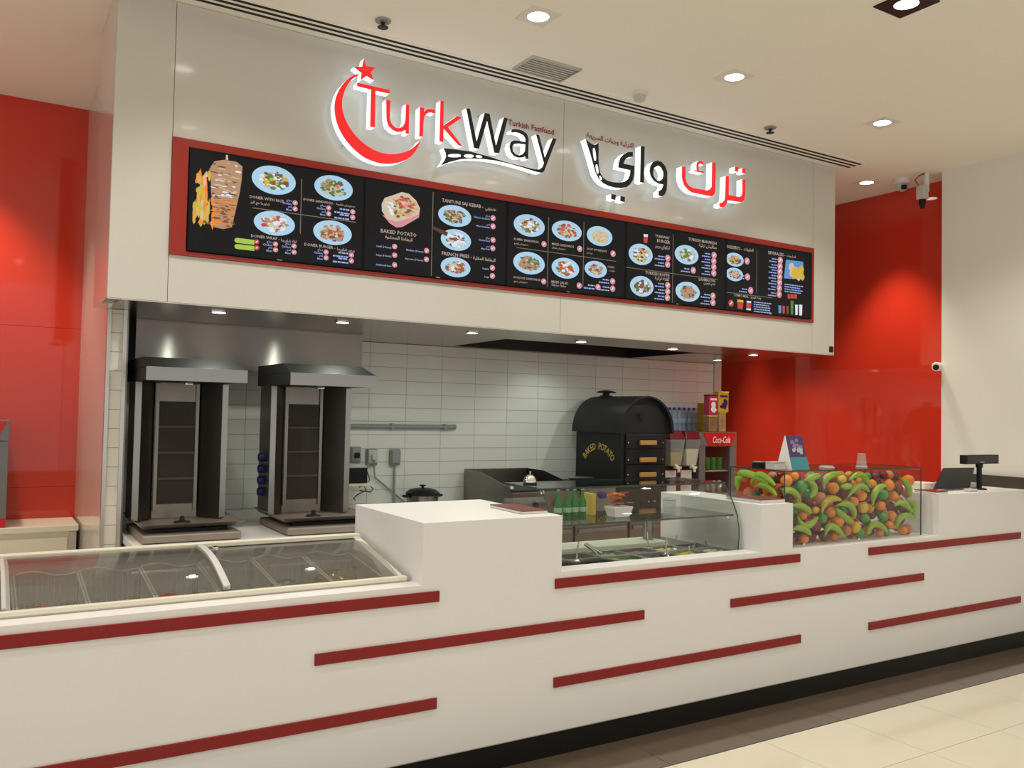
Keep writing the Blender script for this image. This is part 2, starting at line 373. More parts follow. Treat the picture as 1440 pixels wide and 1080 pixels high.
# ------------------------------------------------------------------ ceiling fittings
for i in range(1):
    t = thing('slot_diffuser', 'long linear air diffuser with three dark slots above the fascia', 'air diffuser', (3.3, .98, ZC))
    MB().box(.45, 5.80, .88, 1.045, ZC-.004, ZC).build('frame', 'paint', t)
    for y in (.905, .955, 1.005): MB().box(.47, 5.78, y, y+.022, ZC-.006, ZC-.0035).build('slot', 'dark', t)
G1 = 'square ceiling downlights along the shop front'
for i, (x, nm) in enumerate([(-1.80, None), (-.43, None), (.95, None), (2.315, 'above the red crescent sign'), (3.69, 'above the middle of the sign'), (5.075, 'nearest the right end of the fascia')]):
    downlight('ceiling_downlight', x, .235, ZC, 'lit square ceiling downlight '+(nm or ['beyond the left edge, farthest out','beyond the left edge, middle one','over the freezer end of the counter'][i]), P_CEIL, NEUT, G1)
downlight('ceiling_downlight', 6.27, 1.22, ZC, 'lit square downlight in the ceiling close to the red right wall', P_WALL, WARM, G1, size=70)
downlight('ceiling_downlight', -.15, 2.62, ZC, 'lit downlight in the ceiling in front of the left red wall', P_WALL, WARM, G1, size=80)
downlight('ceiling_downlight', 6.33, 2.80, ZC, 'downlight in the passage ceiling beyond the soffit, by the red wall', P_WALL*2.0, WARM, G1, size=33)
G2 = 'dark framed ceiling spots in the mall walkway'
for i, (x, y) in enumerate([(3.70, -.86), (1.2, -.86), (-1.3, -.86), (5.9, -.9), (3.7, -2.6), (1.2, -2.6), (-1.3, -2.6), (5.9, -2.6), (3.7, -4.4), (.4, -4.4)]):
    downlight('recessed_spot', x, y, ZC, 'square recessed spot with dark frame at the top edge of the picture' if i == 0 else 'square recessed spot with dark frame in the mall walkway ceiling', P_CEIL, NEUT, G2, r=.056, sq=.105, trim='blk')
G3 = 'small round lamps in the steel soffit'
WHERE = ['above the left doner grill', 'above the right doner grill', 'above the wall pipe', 'left of the oven', 'above the black potato oven', 'nearest the red right wall']
for i, (x, y) in enumerate([(1.07, 1.40), (1.78, 1.44), (2.67, 1.49), (3.57, 1.54), (4.45, 1.57), (5.32, 1.57)]):
    downlight('soffit_downlight', x, y, ZS, 'small round lit lamp in the steel soffit '+WHERE[i], P_SOFF, GREENISH, G3, r=.035, sq=0, trim='chrome', lens='dlens', size=176)
downlight('soffit_downlight', 5.60, 2.25, ZS, 'small round lit lamp in the soffit above the drinks fridge', P_SOFF*2, WARM, G3, r=.035, sq=0, trim='chrome', lens='dlens', tilt=(0, -.9, 0), size=75)
downlight('soffit_downlight', 3.95, 2.30, ZS+.12, 'small round lit lamp inside the dark extraction hood', P_SOFF*.7, GREENISH, G3, r=.035, sq=0, trim='chrome', lens='dlens')
def sprinkler(x, y, label):
    t = thing('sprinkler', label, 'sprinkler', (x, y, ZC), 'ceiling sprinklers')
    MB().lathe([(.004, ZC), (.042, ZC-.002), (.038, ZC-.010), (.014, ZC-.012)], (x, y, 0), 16).build('cover_ring', 'gplastic', t, smooth=True)
    MB().lathe([(.012, ZC-.011), (.010, ZC-.022), (.006, ZC-.026), (.004, ZC-.036)], (x, y, 0), 10).build('stem', 'blk', t, smooth=True)
    MB().lathe([(.004, ZC-.034), (.028, ZC-.036), (.028, ZC-.039), (.004, ZC-.040)], (x, y, 0), 16).build('deflector', 'blk', t)
sprinkler(1.685, .72, 'dark pendant sprinkler in the ceiling left of the sign'); sprinkler(4.55, .73, 'dark pendant sprinkler in the ceiling above the red letters')
t = thing('smoke_detector', 'round white smoke detector on the ceiling behind the middle downlight', 'smoke detector', (3.40, .74, ZC))
MB().lathe([(.05, ZC), (.05, ZC-.02), (.04, ZC-.022)], (3.40, .74, 0), 20).build('base', 'trimw', t, smooth=True)
MB().lathe([(.036, ZC-.021), (.034, ZC-.05), (.02, ZC-.058), (.002, ZC-.06)], (3.40, .74, 0), 20).build('sensor_head', 'lgrey', t, smooth=True)
t = thing('air_vent', 'rectangular grey metal air vent in the ceiling above the sign', 'air vent', (2.71, .76, ZC))
MB().box(2.55, 2.89, .645, .655, ZC-.012, ZC).box(2.55, 2.89, .855, .865, ZC-.012, ZC).box(2.55, 2.56, .655, .855, ZC-.012, ZC).box(2.88, 2.89, .655, .855, ZC-.012, ZC).build('frame', 'alu', t)
for k in range(7): MB().hexa([(2.56, .665+.027*k, ZC-.010), (2.88, .665+.027*k, ZC-.010), (2.88, .683+.027*k, ZC-.004), (2.56, .683+.027*k, ZC-.004)], [(2.56, .665+.027*k, ZC-.008), (2.88, .665+.027*k, ZC-.008), (2.88, .683+.027*k, ZC-.002), (2.56, .683+.027*k, ZC-.002)]).build('slat', 'trimw', t)
MB().box(2.56, 2.88, .655, .855, ZC-.002, ZC-.0005).build('backing', 'lgrey', t)
# cameras
t = thing('dome_camera', 'white dome security camera on the ceiling beside the red wall', 'security camera', (6.43, 1.0, ZC))
MB().lathe([(.07, ZC), (.07, ZC-.03), (.06, ZC-.04)], (6.43, 1.0, 0), 20).build('base', 'trimw', t, smooth=True)
MB().ball((6.43, 1.0, ZC-.055), .045, 16, 10).build('camera_ball', 'lgrey', t, smooth=True)
MB().lathe([(.022, 0), (.022, -.03), (.015, -.032)], (6.40, .965, ZC-.06), 12).build('lens', 'blk', t, smooth=True)
t = thing('pole_camera', 'box security camera hanging on a short white ceiling pole with a cable', 'security camera', (6.42, .78, ZC))
MB().tube([(6.42, .78, ZC), (6.42, .78, ZC-.15)], .022, 12).build('pole', 'trimw', t, smooth=True)
MB().box(6.335, 6.40, .745, .815, ZC-.22, ZC-.11).build('body', 'lgrey', t, bevel=.006)
MB().lathe([(.026, 0), (.026, -.04), (.018, -.045), (.018, -.07)], (6.367, .78, ZC-.22), 14).build('lens', 'blk', t, smooth=True)
MB().tube([(6.40, .78, ZC-.005), (6.34, .79, ZC-.03), (6.30, .80, ZC-.07), (6.335, .79, ZC-.11)], .004, 6).build('cable', 'strip', t, smooth=True)
t = thing('bullet_camera', 'small white bullet camera on the edge of the right wall', 'security camera', (6.45, .70, 2.02))
MB().lathe([(.035, 0), (.035, .012), (.015, .014)], (6.50, .71, 2.03), 14, 0).build('mount', 'trimw', t, smooth=True)
MB().tube([(6.48, .705, 2.035), (6.42, .69, 2.03), (6.37, .66, 2.02)], [.03, .034, .032], 14).build('body', 'trimw', t, smooth=True)
MB().tube([(6.372, .661, 2.02), (6.358, .654, 2.017)], .022, 12).build('lens', 'blk', t, smooth=True)
# ================================================================== MENU SCREENS
yfr = YF-.012
mf = thing('menu_surround', 'long red frame around the row of five menu screens', 'frame', ((MX0+MX1)/2, YF, MZ0))
SX0, SX1, SZ0, SZ1 = .835, 5.418, 2.362, 2.872
MB().box(MX0, MX1, yfr, YF, MZ0, SZ0-.004).build('bottom_rail', 'frame', mf); MB().box(MX0, MX1, yfr, YF, SZ1+.004, MZ1).build('top_rail', 'frame', mf)
MB().box(MX0, SX0-.003, yfr, YF, SZ0-.004, SZ1+.004).build('side_rail', 'frame', mf); MB().box(SX1+.003, MX1, yfr, YF, SZ0-.004, SZ1+.004).build('side_rail', 'frame', mf)
MB().box(SX0-.003, SX1+.003, YF-.001, YF+.011, SZ0-.004, SZ1+.004).build('backing', 'dark', mf)
SW = (SX1-SX0)/5
YS = YF-.020
def sp(px, py, k=0): return at(px, py, 1, YS-.0006-.0003*k)
FOOD = {'tan':2,'brown':3,'green':4,'red':5,'cream':6,'white':7,'yellow':8}
FM = ['dish','dish','e_tan','e_brown','e_green','e_red','e_cream','e_white','e_yellow']
def blob(mb, c, rx, rz, y, k, n=9, jit=.25):
    pts = []
    for i in range(n):
        a = 2*math.pi*i/n; j = 1+random.uniform(-jit, jit)
        pts.append((c.x+rx*j*math.cos(a), y, c.z+rz*j*math.sin(a)))
    mb.mat(k).quad(*pts)
def plate(par, px, py, rx, ry, foods, spread=.76, n=90, plate_mat=0):
    c = sp(px, py); w = (sp(px+rx, py).x-sp(px-rx, py).x)/2; h = (sp(px, py-ry).z-sp(px, py+ry).z)/2*.93
    mb = MB().mat(plate_mat); mb.quad(*[(c.x+w*math.cos(2*math.pi*i/28), c.y, c.z+h*math.sin(2*math.pi*i/28)) for i in range(28)])
    if spread:
        for i in range(n):
            a = random.uniform(0, 6.28); r = spread*math.sqrt(random.random())*.8
            q = random.uniform(.05, .16)
            blob(mb, Vector((c.x+w*r*math.cos(a), 0, c.z+h*r*math.sin(a)-h*.03)), w*q, h*q, c.y-.00004*(i+1), FOOD[random.choice(foods)])
    return mb.build('dish_picture', FM, par)
def spw(px0, px1, py): return sp(px1, py).x-sp(px0, py).x
def caption(par, body, x0, y0, x1, mat='e_text', name='caption', ar=False, res=1):
    mb = MB(); text_on(mb, arabic(body) if ar else body, sp(x0, y0, 2), EX, EZ, width=spw(x0, x1, y0), res=res)
    return mb.build(name, mat, par)
def badge(mb, px, py, r=3.7, red=False):
    c = sp(px, py, 2); R = (sp(px+r, py).x-sp(px-r, py).x)/2*1.0
    mb.mat(0 if red else 1).quad(*[(c.x+R*math.cos(2*math.pi*i/14), c.y, c.z+R*.95*math.sin(2*math.pi*i/14)) for i in range(14)])
    mb.mat(2).quad((c.x-R*.2, c.y-.0002, c.z-R*.5), (c.x+R*.5, c.y-.0002, c.z+R*.3), (c.x+R*.2, c.y-.0002, c.z+R*.5), (c.x-R*.5, c.y-.0002, c.z-R*.2))
def line(mb, a, b, w=.004):
    p, q = sp(*a, 1), sp(*b, 1)
    if abs(p.x-q.x) > abs(p.z-q.z): mb.quad((p.x, p.y, p.z-w/2), (q.x, p.y, p.z-w/2), (q.x, p.y, p.z+w/2), (p.x, p.y, p.z+w/2))
    else: mb.quad((p.x-w/2, p.y, p.z), (p.x+w/2, p.y, p.z), (p.x+w/2, p.y, q.z), (p.x-w/2, p.y, q.z))
SL = ['menu screen with the doner spit and flames, leftmost of five', 'menu screen with the big baked potato, second from the left', 'menu screen with six dishes in two rows, middle of five', 'menu screen with four round dishes, second from the right', 'menu screen with drinks and desserts, rightmost of five']
DISP = []
for i in range(5):
    x0, x1 = SX0+SW*i+.001, SX0+SW*(i+1)-.001
    t = thing('menu_screen', SL[i], 'screen', ((x0+x1)/2, YF, SZ0), 'digital menu screens')
    b = .007
    MB().box(x0, x1, YS-.002, YF-.002, SZ0, SZ0+b).box(x0, x1, YS-.002, YF-.002, SZ1-b, SZ1).box(x0, x0+b, YS-.002, YF-.002, SZ0+b, SZ1-b).box(x1-b, x1, YS-.002, YF-.002, SZ0+b, SZ1-b).build('bezel', 'bezel', t)
    MB().box((x0+x1)/2-.012, (x0+x1)/2+.012, YS-.003, YS-.002, SZ0+.001, SZ0+.004).build('maker_badge', 'lgrey', t)
    DISP.append(MB().box(x0+b, x1-b, YS, YF-.002, SZ0+b, SZ1-b).build('display', 'scr', t))
def z1(x, y): return 250+x/5.333, 190+y/5.333
def z2(x, y): return 500+x/6, 230+y/6
def z3(x, y): return 700+x/7.2, 280+y/7.2
def z4(x, y): return 870+x/5.143, 300+y/5.143
def page(i, Z, plates, caps, prices, lines, small=2.4, extra_red=()):
    d = DISP[i]; sc = (Z(1000, 0)[0]-Z(0, 0)[0])/1000
    for (x, y, rx, ry, foods) in plates: plate(d, *Z(x, y), rx*sc, ry*sc, foods)
    for (b, x0, y0, x1, ar) in caps:
        p = Z(x0, y0); q = Z(x1, y0); caption(d, b, p[0], p[1], q[0], ar=ar)
    tb = MB(); bb = MB()
    for (x, y, word) in prices:
        px, py = Z(x, y); badge(bb, px, py, red=(x, y) in extra_red)
        o = sp(px-4.6, py+1.0, 2)
        if word == '~':                       # print too small to read: two rows of broken dashes
            for r_, L_ in ((.012, .055), (-.008, .085)):
                x_ = o.x-L_
                while x_ < o.x-.004:
                    w_ = min(random.uniform(.008, .024), o.x-x_); tb.quad((x_, o.y, o.z+r_-.004), (x_+w_, o.y, o.z+r_-.004), (x_+w_, o.y, o.z+r_+.004), (x_, o.y, o.z+r_+.004)); x_ += w_+.004
        elif word:
            text_on(tb, word, o-EZ*.008, EX, EZ, size=.0150, res=1, right=True)
            if word.split()[0] in ('Chicken', 'Meat'): text_on(tb, arabic({'Chicken': 'دجاج', 'Meat': 'لحم'}[word.split()[0]]), o+EZ*.010, EX, EZ, size=.0145, res=1, right=True)
    bb.build('price_badges', ['e_red', 'e_pink', 'e_white'], d)['kind'] = 'stuff'
    if tb.v: tb.build('price_text', 'e_price', d)['kind'] = 'stuff'
    lb = MB()
    for a, b in lines: line(lb, Z(*a), Z(*b))
    if lb.v: lb.build('divider_lines', 'e_line', d)['kind'] = 'stuff'
MEAT = ['brown','tan','brown','cream','green']; 
page(0, z1, [(722,338,166,115,['brown','white','cream','yellow','green','brown']), (1170,396,145,100,['brown','tan','cream','green']), (726,662,155,98,['white','cream','tan','red']), (1162,732,145,98,['tan','tan','cream','red','brown'])],
 [('DONER WITH RICE',540,470,795,0),('شاورما مع الرز',545,508,690,1),('DONER SANDWICH -',943,488,1175,0),('سندويتش شاورما',1190,522,1330,1),('DONER WRAP -',550,764,765,0),('لفة شاورما',775,796,890,1),('DONER BURGER -',950,828,1182,0),('برجر شاورما',1195,862,1325,1)],
 [(880,508,'Chicken'),(880,553,'Meat'),(1132,546,'Chicken'),(1132,590,'Meat'),(1312,575,'~'),(1312,617,'~'),(592,800,''),(592,845,''),(733,817,'Chicken'),(733,860,'Meat'),(872,832,'Chicken'),(872,877,'Meat'),(1112,877,'Chicken'),(1112,920,'Meat'),(1302,900,'~'),(1302,943,'~')],
 [((930,330),(930,740)),((560,545),(1340,545))], extra_red=((592,800),(592,845)))
page(1, z2, [(838,442,140,97,['brown','tan','brown','cream','green']), (848,645,128,97,['white','cream','white','brown']), (845,875,126,90,['cream','tan','brown','green','red','white'])],
 [('BAKED POTATO',213,580,515,0),('البطاطا المحشوة',250,628,480,1),('TANTUNI SAJ KEBAB -',728,322,1080,0),('طنطوني',1095,386,1185,1),('FRENCH FRIES -',728,770,982,0),('البطاطا المقلية',992,806,1180,1)],
 [(330,700,'Small (2 Items)'),(330,773,'Large (6 Items)'),(330,855,'Additional Item'),(600,735,'Medium (4 Items)'),(598,808,'Supreme (7 Items)'),(1160,460,'Chicken Sandwich'),(1160,530,'Meat Sandwich'),(1160,645,'Chicken Roll'),(1158,715,'Meat Roll'),(1155,880,'Regular'),(1155,948,'Large')],
 [((655,240),(655,960))])
page(2, z3, [(320,268,158,120,['brown','tan','white','green','cream']), (700,322,152,110,['brown','tan','cream','red']), (1032,375,130,107,['cream','cream','yellow']), (318,648,160,122,['tan','brown','tan','green']), (686,700,140,112,['red','green','yellow','white','red']), (993,712,113,92,['tan','cream','brown'])],
 [('KUMRU SANDWICH',163,412,412,0),('سندويتش كومرو',165,452,310,1),('MIXED SANDWICH',548,462,768,0),('سندويتش مشكل',548,496,685,1),('SOUP OF THE DAY',903,512,1108,0),('شوربة اليوم',900,548,962,1),('SOUJOUK SANDWICH',160,800,432,0),('سندويتش سجق',160,836,300,1),('MIXED SALAD',543,845,712,0),('سلطة مشكلة',543,876,690,1),('TOASTS',1110,692,1182,0),('توست',1128,728,1182,1)],
 [(468,455,''),(830,503,''),(1167,552,''),(465,833,''),(825,875,''),(1163,833,'~'),(1015,890,'~'),(1163,907,'~')],
 [((515,180),(515,890)),((873,230),(873,900)),((190,490),(1200,490))])
page(3, z4, [(160,297,87,82,['brown','white','yellow','brown']), (492,300,86,75,['white','cream','tan','green']), (168,528,85,80,['brown','white','green','brown','tan']), (500,567,88,77,['tan','tan','brown','tan'])],
 [('TURKWAY',265,172,370,0),('BURGER',278,208,372,0),('تركواي برجر',262,244,370,1),('TURKISH MANAKISH',505,195,708,0),('مناقيش تركية',580,238,708,1),('TURKISH KOFTE',193,438,367,0),('كفتة تركية',262,476,367,1),('LAHMACUN',580,485,697,0),('لحم بعجين',615,510,697,1)],
 [(355,323,'~'),(354,370,'~'),(355,520,'~'),(354,565,'~'),(352,610,'~'),(540,412,'~'),(690,303,'~'),(688,345,'~'),(688,388,'~'),(688,432,'~'),(682,598,'~'),(682,645,'~')],
 [((395,150),(395,650)),((40,388),(715,388))])
page(4, z4, [(840,335,65,53,['yellow','tan','brown']), (838,442,62,52,['brown','cream','tan'])],
 [('DESSERTS -',785,250,892,0),('الحلويات',905,266,975,1),('BEVERAGES -',1083,293,1205,0),('المشروبات',1215,312,1280,1),('COMBO MEAL -',833,598,948,0),('وجبة كومبو',955,612,1030,1)],
 [(929,345,'~'),(932,460,'~'),(955,558,'~'),(1169,340,'~'),(1167,383,'~'),(1166,420,'~'),(1165,460,'~'),(1164,500,'~'),(1162,541,'~'),(1161,585,'~'),(813,650,'')],
 [((1000,270),(1000,575)),((775,570),(1110,570))], extra_red=((813,650),))
# pictures: doner spit over flames
d = DISP[0]; mb = MB()
for i in range(90):
    zy = random.uniform(290, 670); zx = 190+random.gauss(0, 22+(zy-290)*.07); zx = min(max(zx, 122), 262); c = sp(*z1(zx, zy), 1); h_ = random.uniform(.012, .045)*(1.2 if zy > 380 else .8)
    k = random.choice([0, 0, 1] if abs(zx-190) > 45 else [0, 1, 1, 2]) if zy < 640 else random.choice([4, 4, 5, 3, 0])
    if zy >= 640: h_ = .008
    mb.mat(k).quad(*[(c.x+dx*.007*(1 if zy < 640 else 1.6), c.y-.00001*i, c.z+dz*h_) for dx, dz in ((-1, -.6), (0, -1), (1, -.6), (.9, .1), (.25, 1), (-.1, .5), (-.7, .6))])
mb.build('flame_picture', ['e_orange','e_yellow','e_cream','e_brown','e_char','e_white'], d)['kind'] = 'stuff'
c0 = sp(*z1(360, 440), 2); mb = MB()
cone = [(245,240),(275,195),(350,185),(440,200),(485,235),(480,330),(465,430),(440,540),(405,690),(340,705),(275,690),(265,560),(250,430)]
mb.mat(0).quad(*[(sp(*z1(*p), 2).x, c0.y, sp(*z1(*p), 2).z) for p in cone[::-1]])
for i in range(130):
    zy = random.uniform(210, 690); zx = random.uniform(262+max(0, zy-500)*.06, 465-(zy-200)*.12); c = sp(*z1(zx, zy))
    blob(mb, c, random.uniform(.006, .022), random.uniform(.002, .006), c0.y-.00002*(i+1), random.choice([4,2,2,3,0] if zy < 470 else [1,1,3,3,5]), 7, .3)
mb.mat(2).quad(*[(sp(*z1(*p), 2).x, c0.y, sp(*z1(*p), 2).z) for p in [(360,185),(378,187),(375,142),(362,142)]])
mb.build('doner_picture', ['e_tan','e_orange','e_cream','e_brown','e_white',E_('lit_rust', (.50,.19,.06), .8)], d)
for zx, zy in ((425, 787), (425, 833)):
    a = sp(*z1(zx, zy), 1); b = sp(*z1(575, zy+17), 1); mb = MB(); r = .0125
    mb.quad(*([(a.x+r-r*math.sin(t_), a.y, a.z+r*math.cos(t_)) for t_ in [math.pi*i/6 for i in range(7)]]+[(b.x, a.y, a.z-r), (b.x, a.y, a.z+r)])); mb.build('price_pill', 'e_pill', d)
# baked potato
d = DISP[1]; mb = MB(); c = sp(*z2(380, 392), 1); P2 = lambda p: (sp(*z2(*p), 1).x, c.y, sp(*z2(*p), 1).z)
mb.mat(0).quad(*[P2(p) for p in [(225,430),(290,505),(345,540),(395,535),(535,455),(542,400),(440,430),(340,470)]])
mb.mat(1).quad(*[(P2(p)[0], c.y-.0002, P2(p)[2]) for p in [(220,340),(245,290),(330,262),(390,240),(450,255),(510,310),(545,380),(530,430),(430,470),(345,490),(270,470),(222,400)]])
for i in range(110):
    a = random.uniform(0, 6.28); r = math.sqrt(random.random())*.85; zx, zy = 382+150*r*math.cos(a), 365+100*r*math.sin(a)
    q = sp(*z2(zx, zy)); blob(mb, q, random.uniform(.005, .015), random.uniform(.004, .011), c.y-.0003-.00002*i, random.choice([2,2,1] if zx < 320 else [3,4,5,6,0] if zy < 380 else [6,0,1,3]), 7, .3)
mb.build('potato_picture', ['e_pink','e_cream','e_white','e_yellow','e_green','e_red','e_brown'], d)
mb = MB(); mb.quad(*[(sp(*z2(*p), 8).x, sp(0, 0, 8).y, sp(*z2(*p), 8).z) for p in [(650,525),(780,580),(770,615),(655,555)]]); mb.build('wrap_picture', 'e_char', d)
# drinks page pictures
d = DISP[4]; P5 = lambda p, k=1: (sp(*z4(*p), k).x, sp(0, 0, k).y, sp(*z4(*p), k).z)
mb = MB().mat(0).quad(*[P5(p) for p in [(1210,335),(1335,350),(1338,480),(1195,470)]])
for i in range(16):
    q = sp(*z4(random.uniform(1215, 1325), random.uniform(375, 460))); blob(mb, q, .03, .03, sp(0, 0, 2).y-.0001*i, random.choice([1, 1, 2]), 9, .2)
mb.build('lemonade_picture', ['e_sky','e_yellow','e_cream'], d)
mb = MB()
for x, w, y0, y1_, k in [(1166,11,665,722,0),(1194,9,668,724,1),(1222,9,670,728,2),(1254,11,632,732,3),(1286,10,660,735,4),(1316,12,660,738,4)]:
    mb.mat(k).quad(*[P5(p) for p in [(x-w, y0), (x+w, y0+2), (x+w*.8, y1_), (x-w*.8, y1_)]])
for x in (1232, 1255, 1278): mb.mat(1).quad(*[P5(p) for p in [(x-10, 583), (x+10, 586), (x+10, 618), (x-10, 614)]])
mb.mat(1).quad(*[P5(p) for p in [(857,632),(903,638),(896,695),(862,690)]]); mb.mat(5).quad(*[P5(p, 2) for p in [(860,622),(900,628),(903,645),(857,640)]]); mb.mat(4).quad(*[P5(p) for p in [(926,632),(958,636),(956,702),(924,698)]]); mb.mat(1).quad(*[P5(p, 2) for p in [(926,645),(958,649),(957,690),(925,686)]])
mb.build('drinks_picture', ['e_sky','e_red','e_brown','e_green','e_white','e_yellow'], d)['kind'] = 'stuff'
mb = MB()
for x0_, y0_, L_, n_ in [(978, 640, 128, 5), (1200, 512, 135, 4)]:
    for k in range(n_):
        o = sp(*z4(x0_, y0_+17*k), 2); x_ = 0; Lw = L_/5.143*.0075*random.uniform(.8, 1)
        while x_ < Lw:
            w_ = random.uniform(.01, .03); mb.quad((o.x+x_, o.y, o.z-.004), (o.x+x_+w_, o.y, o.z-.004), (o.x+x_+w_, o.y, o.z+.004), (o.x+x_, o.y, o.z+.004)); x_ += w_+.005
mb.build('small_print', 'e_price', d)['kind'] = 'stuff'
d3 = DISP[3]; mb = MB().mat(0).quad(*[(sp(*z4(*p), 1).x, sp(0,0,1).y, sp(*z4(*p), 1).z) for p in [(180,150),(212,153),(207,215),(182,212)]]); mb.mat(1).quad(*[(sp(*z4(*p), 2).x, sp(0,0,2).y, sp(*z4(*p), 2).z) for p in [(181,150),(212,153),(210,170),(182,168)]]); mb.build('cup_picture', ['e_red','e_white'], d3)
# ================================================================== SHOP SIGN
YL0, YL1 = YF-.085, YF-.030                  # letter face and back planes
def SA(p): return 460+p[0]/6.545, 75+p[1]/6.545
def SB(p): return 610+p[0]/8, 140+p[1]/8
def SCc(p): return 815+p[0]/9, 180+p[1]/9
def SD(p): return 940+p[0]/12, 215+p[1]/12
def letter(par, name, Z, contours, face, it=0, y0=YL0, y1=YL1):
    cs = []
    for c in contours:
        q = [at(*Z(p), 1, y0) for p in c]; q = [(v.x, v.z) for v in q]
        cs.append(smooth_pts(q, it) if it else q)
    mb = ext_outline(cs, y0, y1); o = mb.build(name, [face, 'led', 'halo'], par)
    pm = MB()                                  # spacer studs to the panel
    xs = [p[0] for p in cs[0]]; zs = [p[1] for p in cs[0]]
    i = len(cs[0])//4
    pm.tube([(cs[0][i][0], y1-.002, cs[0][i][1]), (cs[0][i][0], YF, cs[0][i][1])], .004, 6).build('stud', 'alu', o)
    return o
sg = thing('shop_sign', 'lit red and black Latin letter sign with crescent and star on the fascia', 'sign', (2.3, YF, MZ1))
letter(sg, 'star', SA, [[(338,48),(358,115),(447,132),(402,172),(430,250),(362,208),(310,247),(316,182),(245,125),(322,122)]], 'redface')
letter(sg, 'crescent', SA, [[(288,185),(215,215),(150,275),(100,350),(72,430),(65,510),(78,610),(115,710),(170,800),(240,880),(330,955),(430,1000),(530,1020),(620,1015),(710,990),(780,945),(830,880),(866,790),(820,845),(760,890),(690,918),(600,930),(510,920),(420,885),(330,825),(250,745),(190,655),(150,560),(135,470),(145,390),(180,300),(230,235),(290,205)]], 'redface', 1)
letter(sg, 'letter', SA, [[(275,268),(578,338),(574,372),(447,345),(440,682),(395,676),(404,335),(275,302)]], 'redface')
letter(sg, 'letter', SA, [[(543,425),(583,432),(577,590),(583,620),(598,655),(628,683),(665,690),(700,668),(716,635),(721,600),(725,468),(757,473),(752,742),(720,737),(722,705),(690,722),(645,725),(605,708),(565,670),(550,630),(545,590)]], 'redface')
letter(sg, 'letter', SA, [[(854,495),(895,503),(893,535),(908,522),(930,513),(960,512),(995,520),(990,556),(955,545),(930,548),(910,562),(897,580),(888,620),(882,768),(847,764)]], 'redface')
letter(sg, 'letter', SA, [[(1042,435),(1074,440),(1071,665),(1198,577),(1242,590),(1112,680),(1245,855),(1208,848),(1073,695),(1069,818),(1033,810)]], 'redface')
letter(sg, 'letter', SB, [[(365,97),(407,103),(482,470),(572,150),(628,160),(700,520),(788,202),(833,212),(735,605),(680,598),(600,240),(508,555),(452,545)]], 'blackface')
letter(sg, 'letter', SB, [[(872,343),(905,332),(960,338),(1010,355),(1050,390),(1068,440),(1062,672),(1028,665),(1030,640),(1000,652),(950,655),(900,635),(865,590),(850,530),(862,480),(895,460),(950,462),(1030,478),(1030,440),(1010,405),(970,380),(920,368),(872,372)], [(1030,505),(950,495),(905,500),(885,530),(890,580),(920,615),(960,628),(1000,615),(1025,580)]], 'blackface')
letter(sg, 'letter_with_road', SB, [[(1150,393),(1185,400),(1250,655),(1338,435),(1382,443),(1240,810),(1205,824),(1150,812),(1000,765),(850,722),(700,688),(550,668),(400,663),(300,672),(180,703),(80,742),(118,688),(138,640),(130,590),(108,547),(200,555),(400,582),(600,635),(800,700),(1000,752),(1140,785),(1190,785),(1222,760),(1238,715),(1220,650)]], 'blackface')
for q in [[(165,612),(305,612),(302,650),(160,648)],[(345,614),(450,619),(445,655),(342,650)],[(478,622),(545,634),(540,658),(473,650)]]:
    letter(sg, 'road_dash', SB, [q], 'led', 1, YL0-.002, YL0+.004)
a = at(*SB((835, 282)), 1, YF-.004); b = at(*SB((1352, 418)), 1, YF-.004)
mb = MB(); text_on(mb, 'Turkish Fastfood', a, EX, EZ, width=b.x-a.x, res=2); mb.build('small_lettering', 'signtext', sg)
sa = thing('shop_sign', 'lit black and red Arabic letter sign on the right of the fascia', 'sign', (4.0, YF, MZ1))
letter(sa, 'letter_with_road', SCc, [[(75,140),(130,185),(165,210),(200,212),(240,185),(243,280),(240,380),(248,500),(262,570),(300,630),(350,665),(420,685),(500,692),(570,680),(615,645),(638,590),(642,535),(490,500),(495,440),(515,380),(560,330),(610,305),(676,302),(676,365),(620,370),(580,395),(555,450),(695,480),(693,580),(680,650),(640,715),(590,750),(530,762),(450,755),(370,735),(300,700),(240,640),(200,560),(170,450),(130,310)]], 'blackface')
for q in [[(165,255),(195,250),(215,410),(185,415)],[(200,465),(228,460),(245,575),(220,580)],[(248,605),(265,602),(290,650),(265,662)]]: letter(sa, 'road_dash', SCc, [q], 'led', 1, YL0-.002, YL0+.004)
for q in [[(400,835),(460,845),(455,912),(400,900)],[(515,860),(575,872),(572,940),(515,925)]]: letter(sa, 'dot', SCc, [q], 'blackface')
letter(sa, 'letter', SCc, [[(775,228),(825,235),(815,695),(765,685)]], 'blackface')
letter(sa, 'letter', SCc, [[(985,412),(1040,430),(1085,480),(1112,560),(1110,700),(1102,790),(1080,840),(1045,865),(1000,855),(1000,800),(1035,780),(1055,740),(1058,715),(1000,705),(940,670),(900,610),(885,550),(895,480),(930,430)],[(990,475),(1030,500),(1058,555),(1060,600),(1050,640),(1025,665),(1000,672),(965,650),(940,610),(932,560),(945,505)]], 'blackface')
letter(sa, 'letter', SD, [[(228,228),(292,232),(290,420),(305,490),(345,555),(420,595),(540,612),(650,632),(700,615),(728,570),(735,160),(800,165),(792,640),(780,690),(735,735),(640,720),(500,690),(400,670),(330,625),(265,550),(235,470),(222,380)]], 'redface')
letter(sa, 'letter_mark', SD, [[(435,288),(475,295),(470,210),(485,155),(520,133),(565,140),(595,175),(585,210),(560,190),(535,180),(510,200),(512,270),(512,300),(600,312),(597,345),(435,308)]], 'redface')
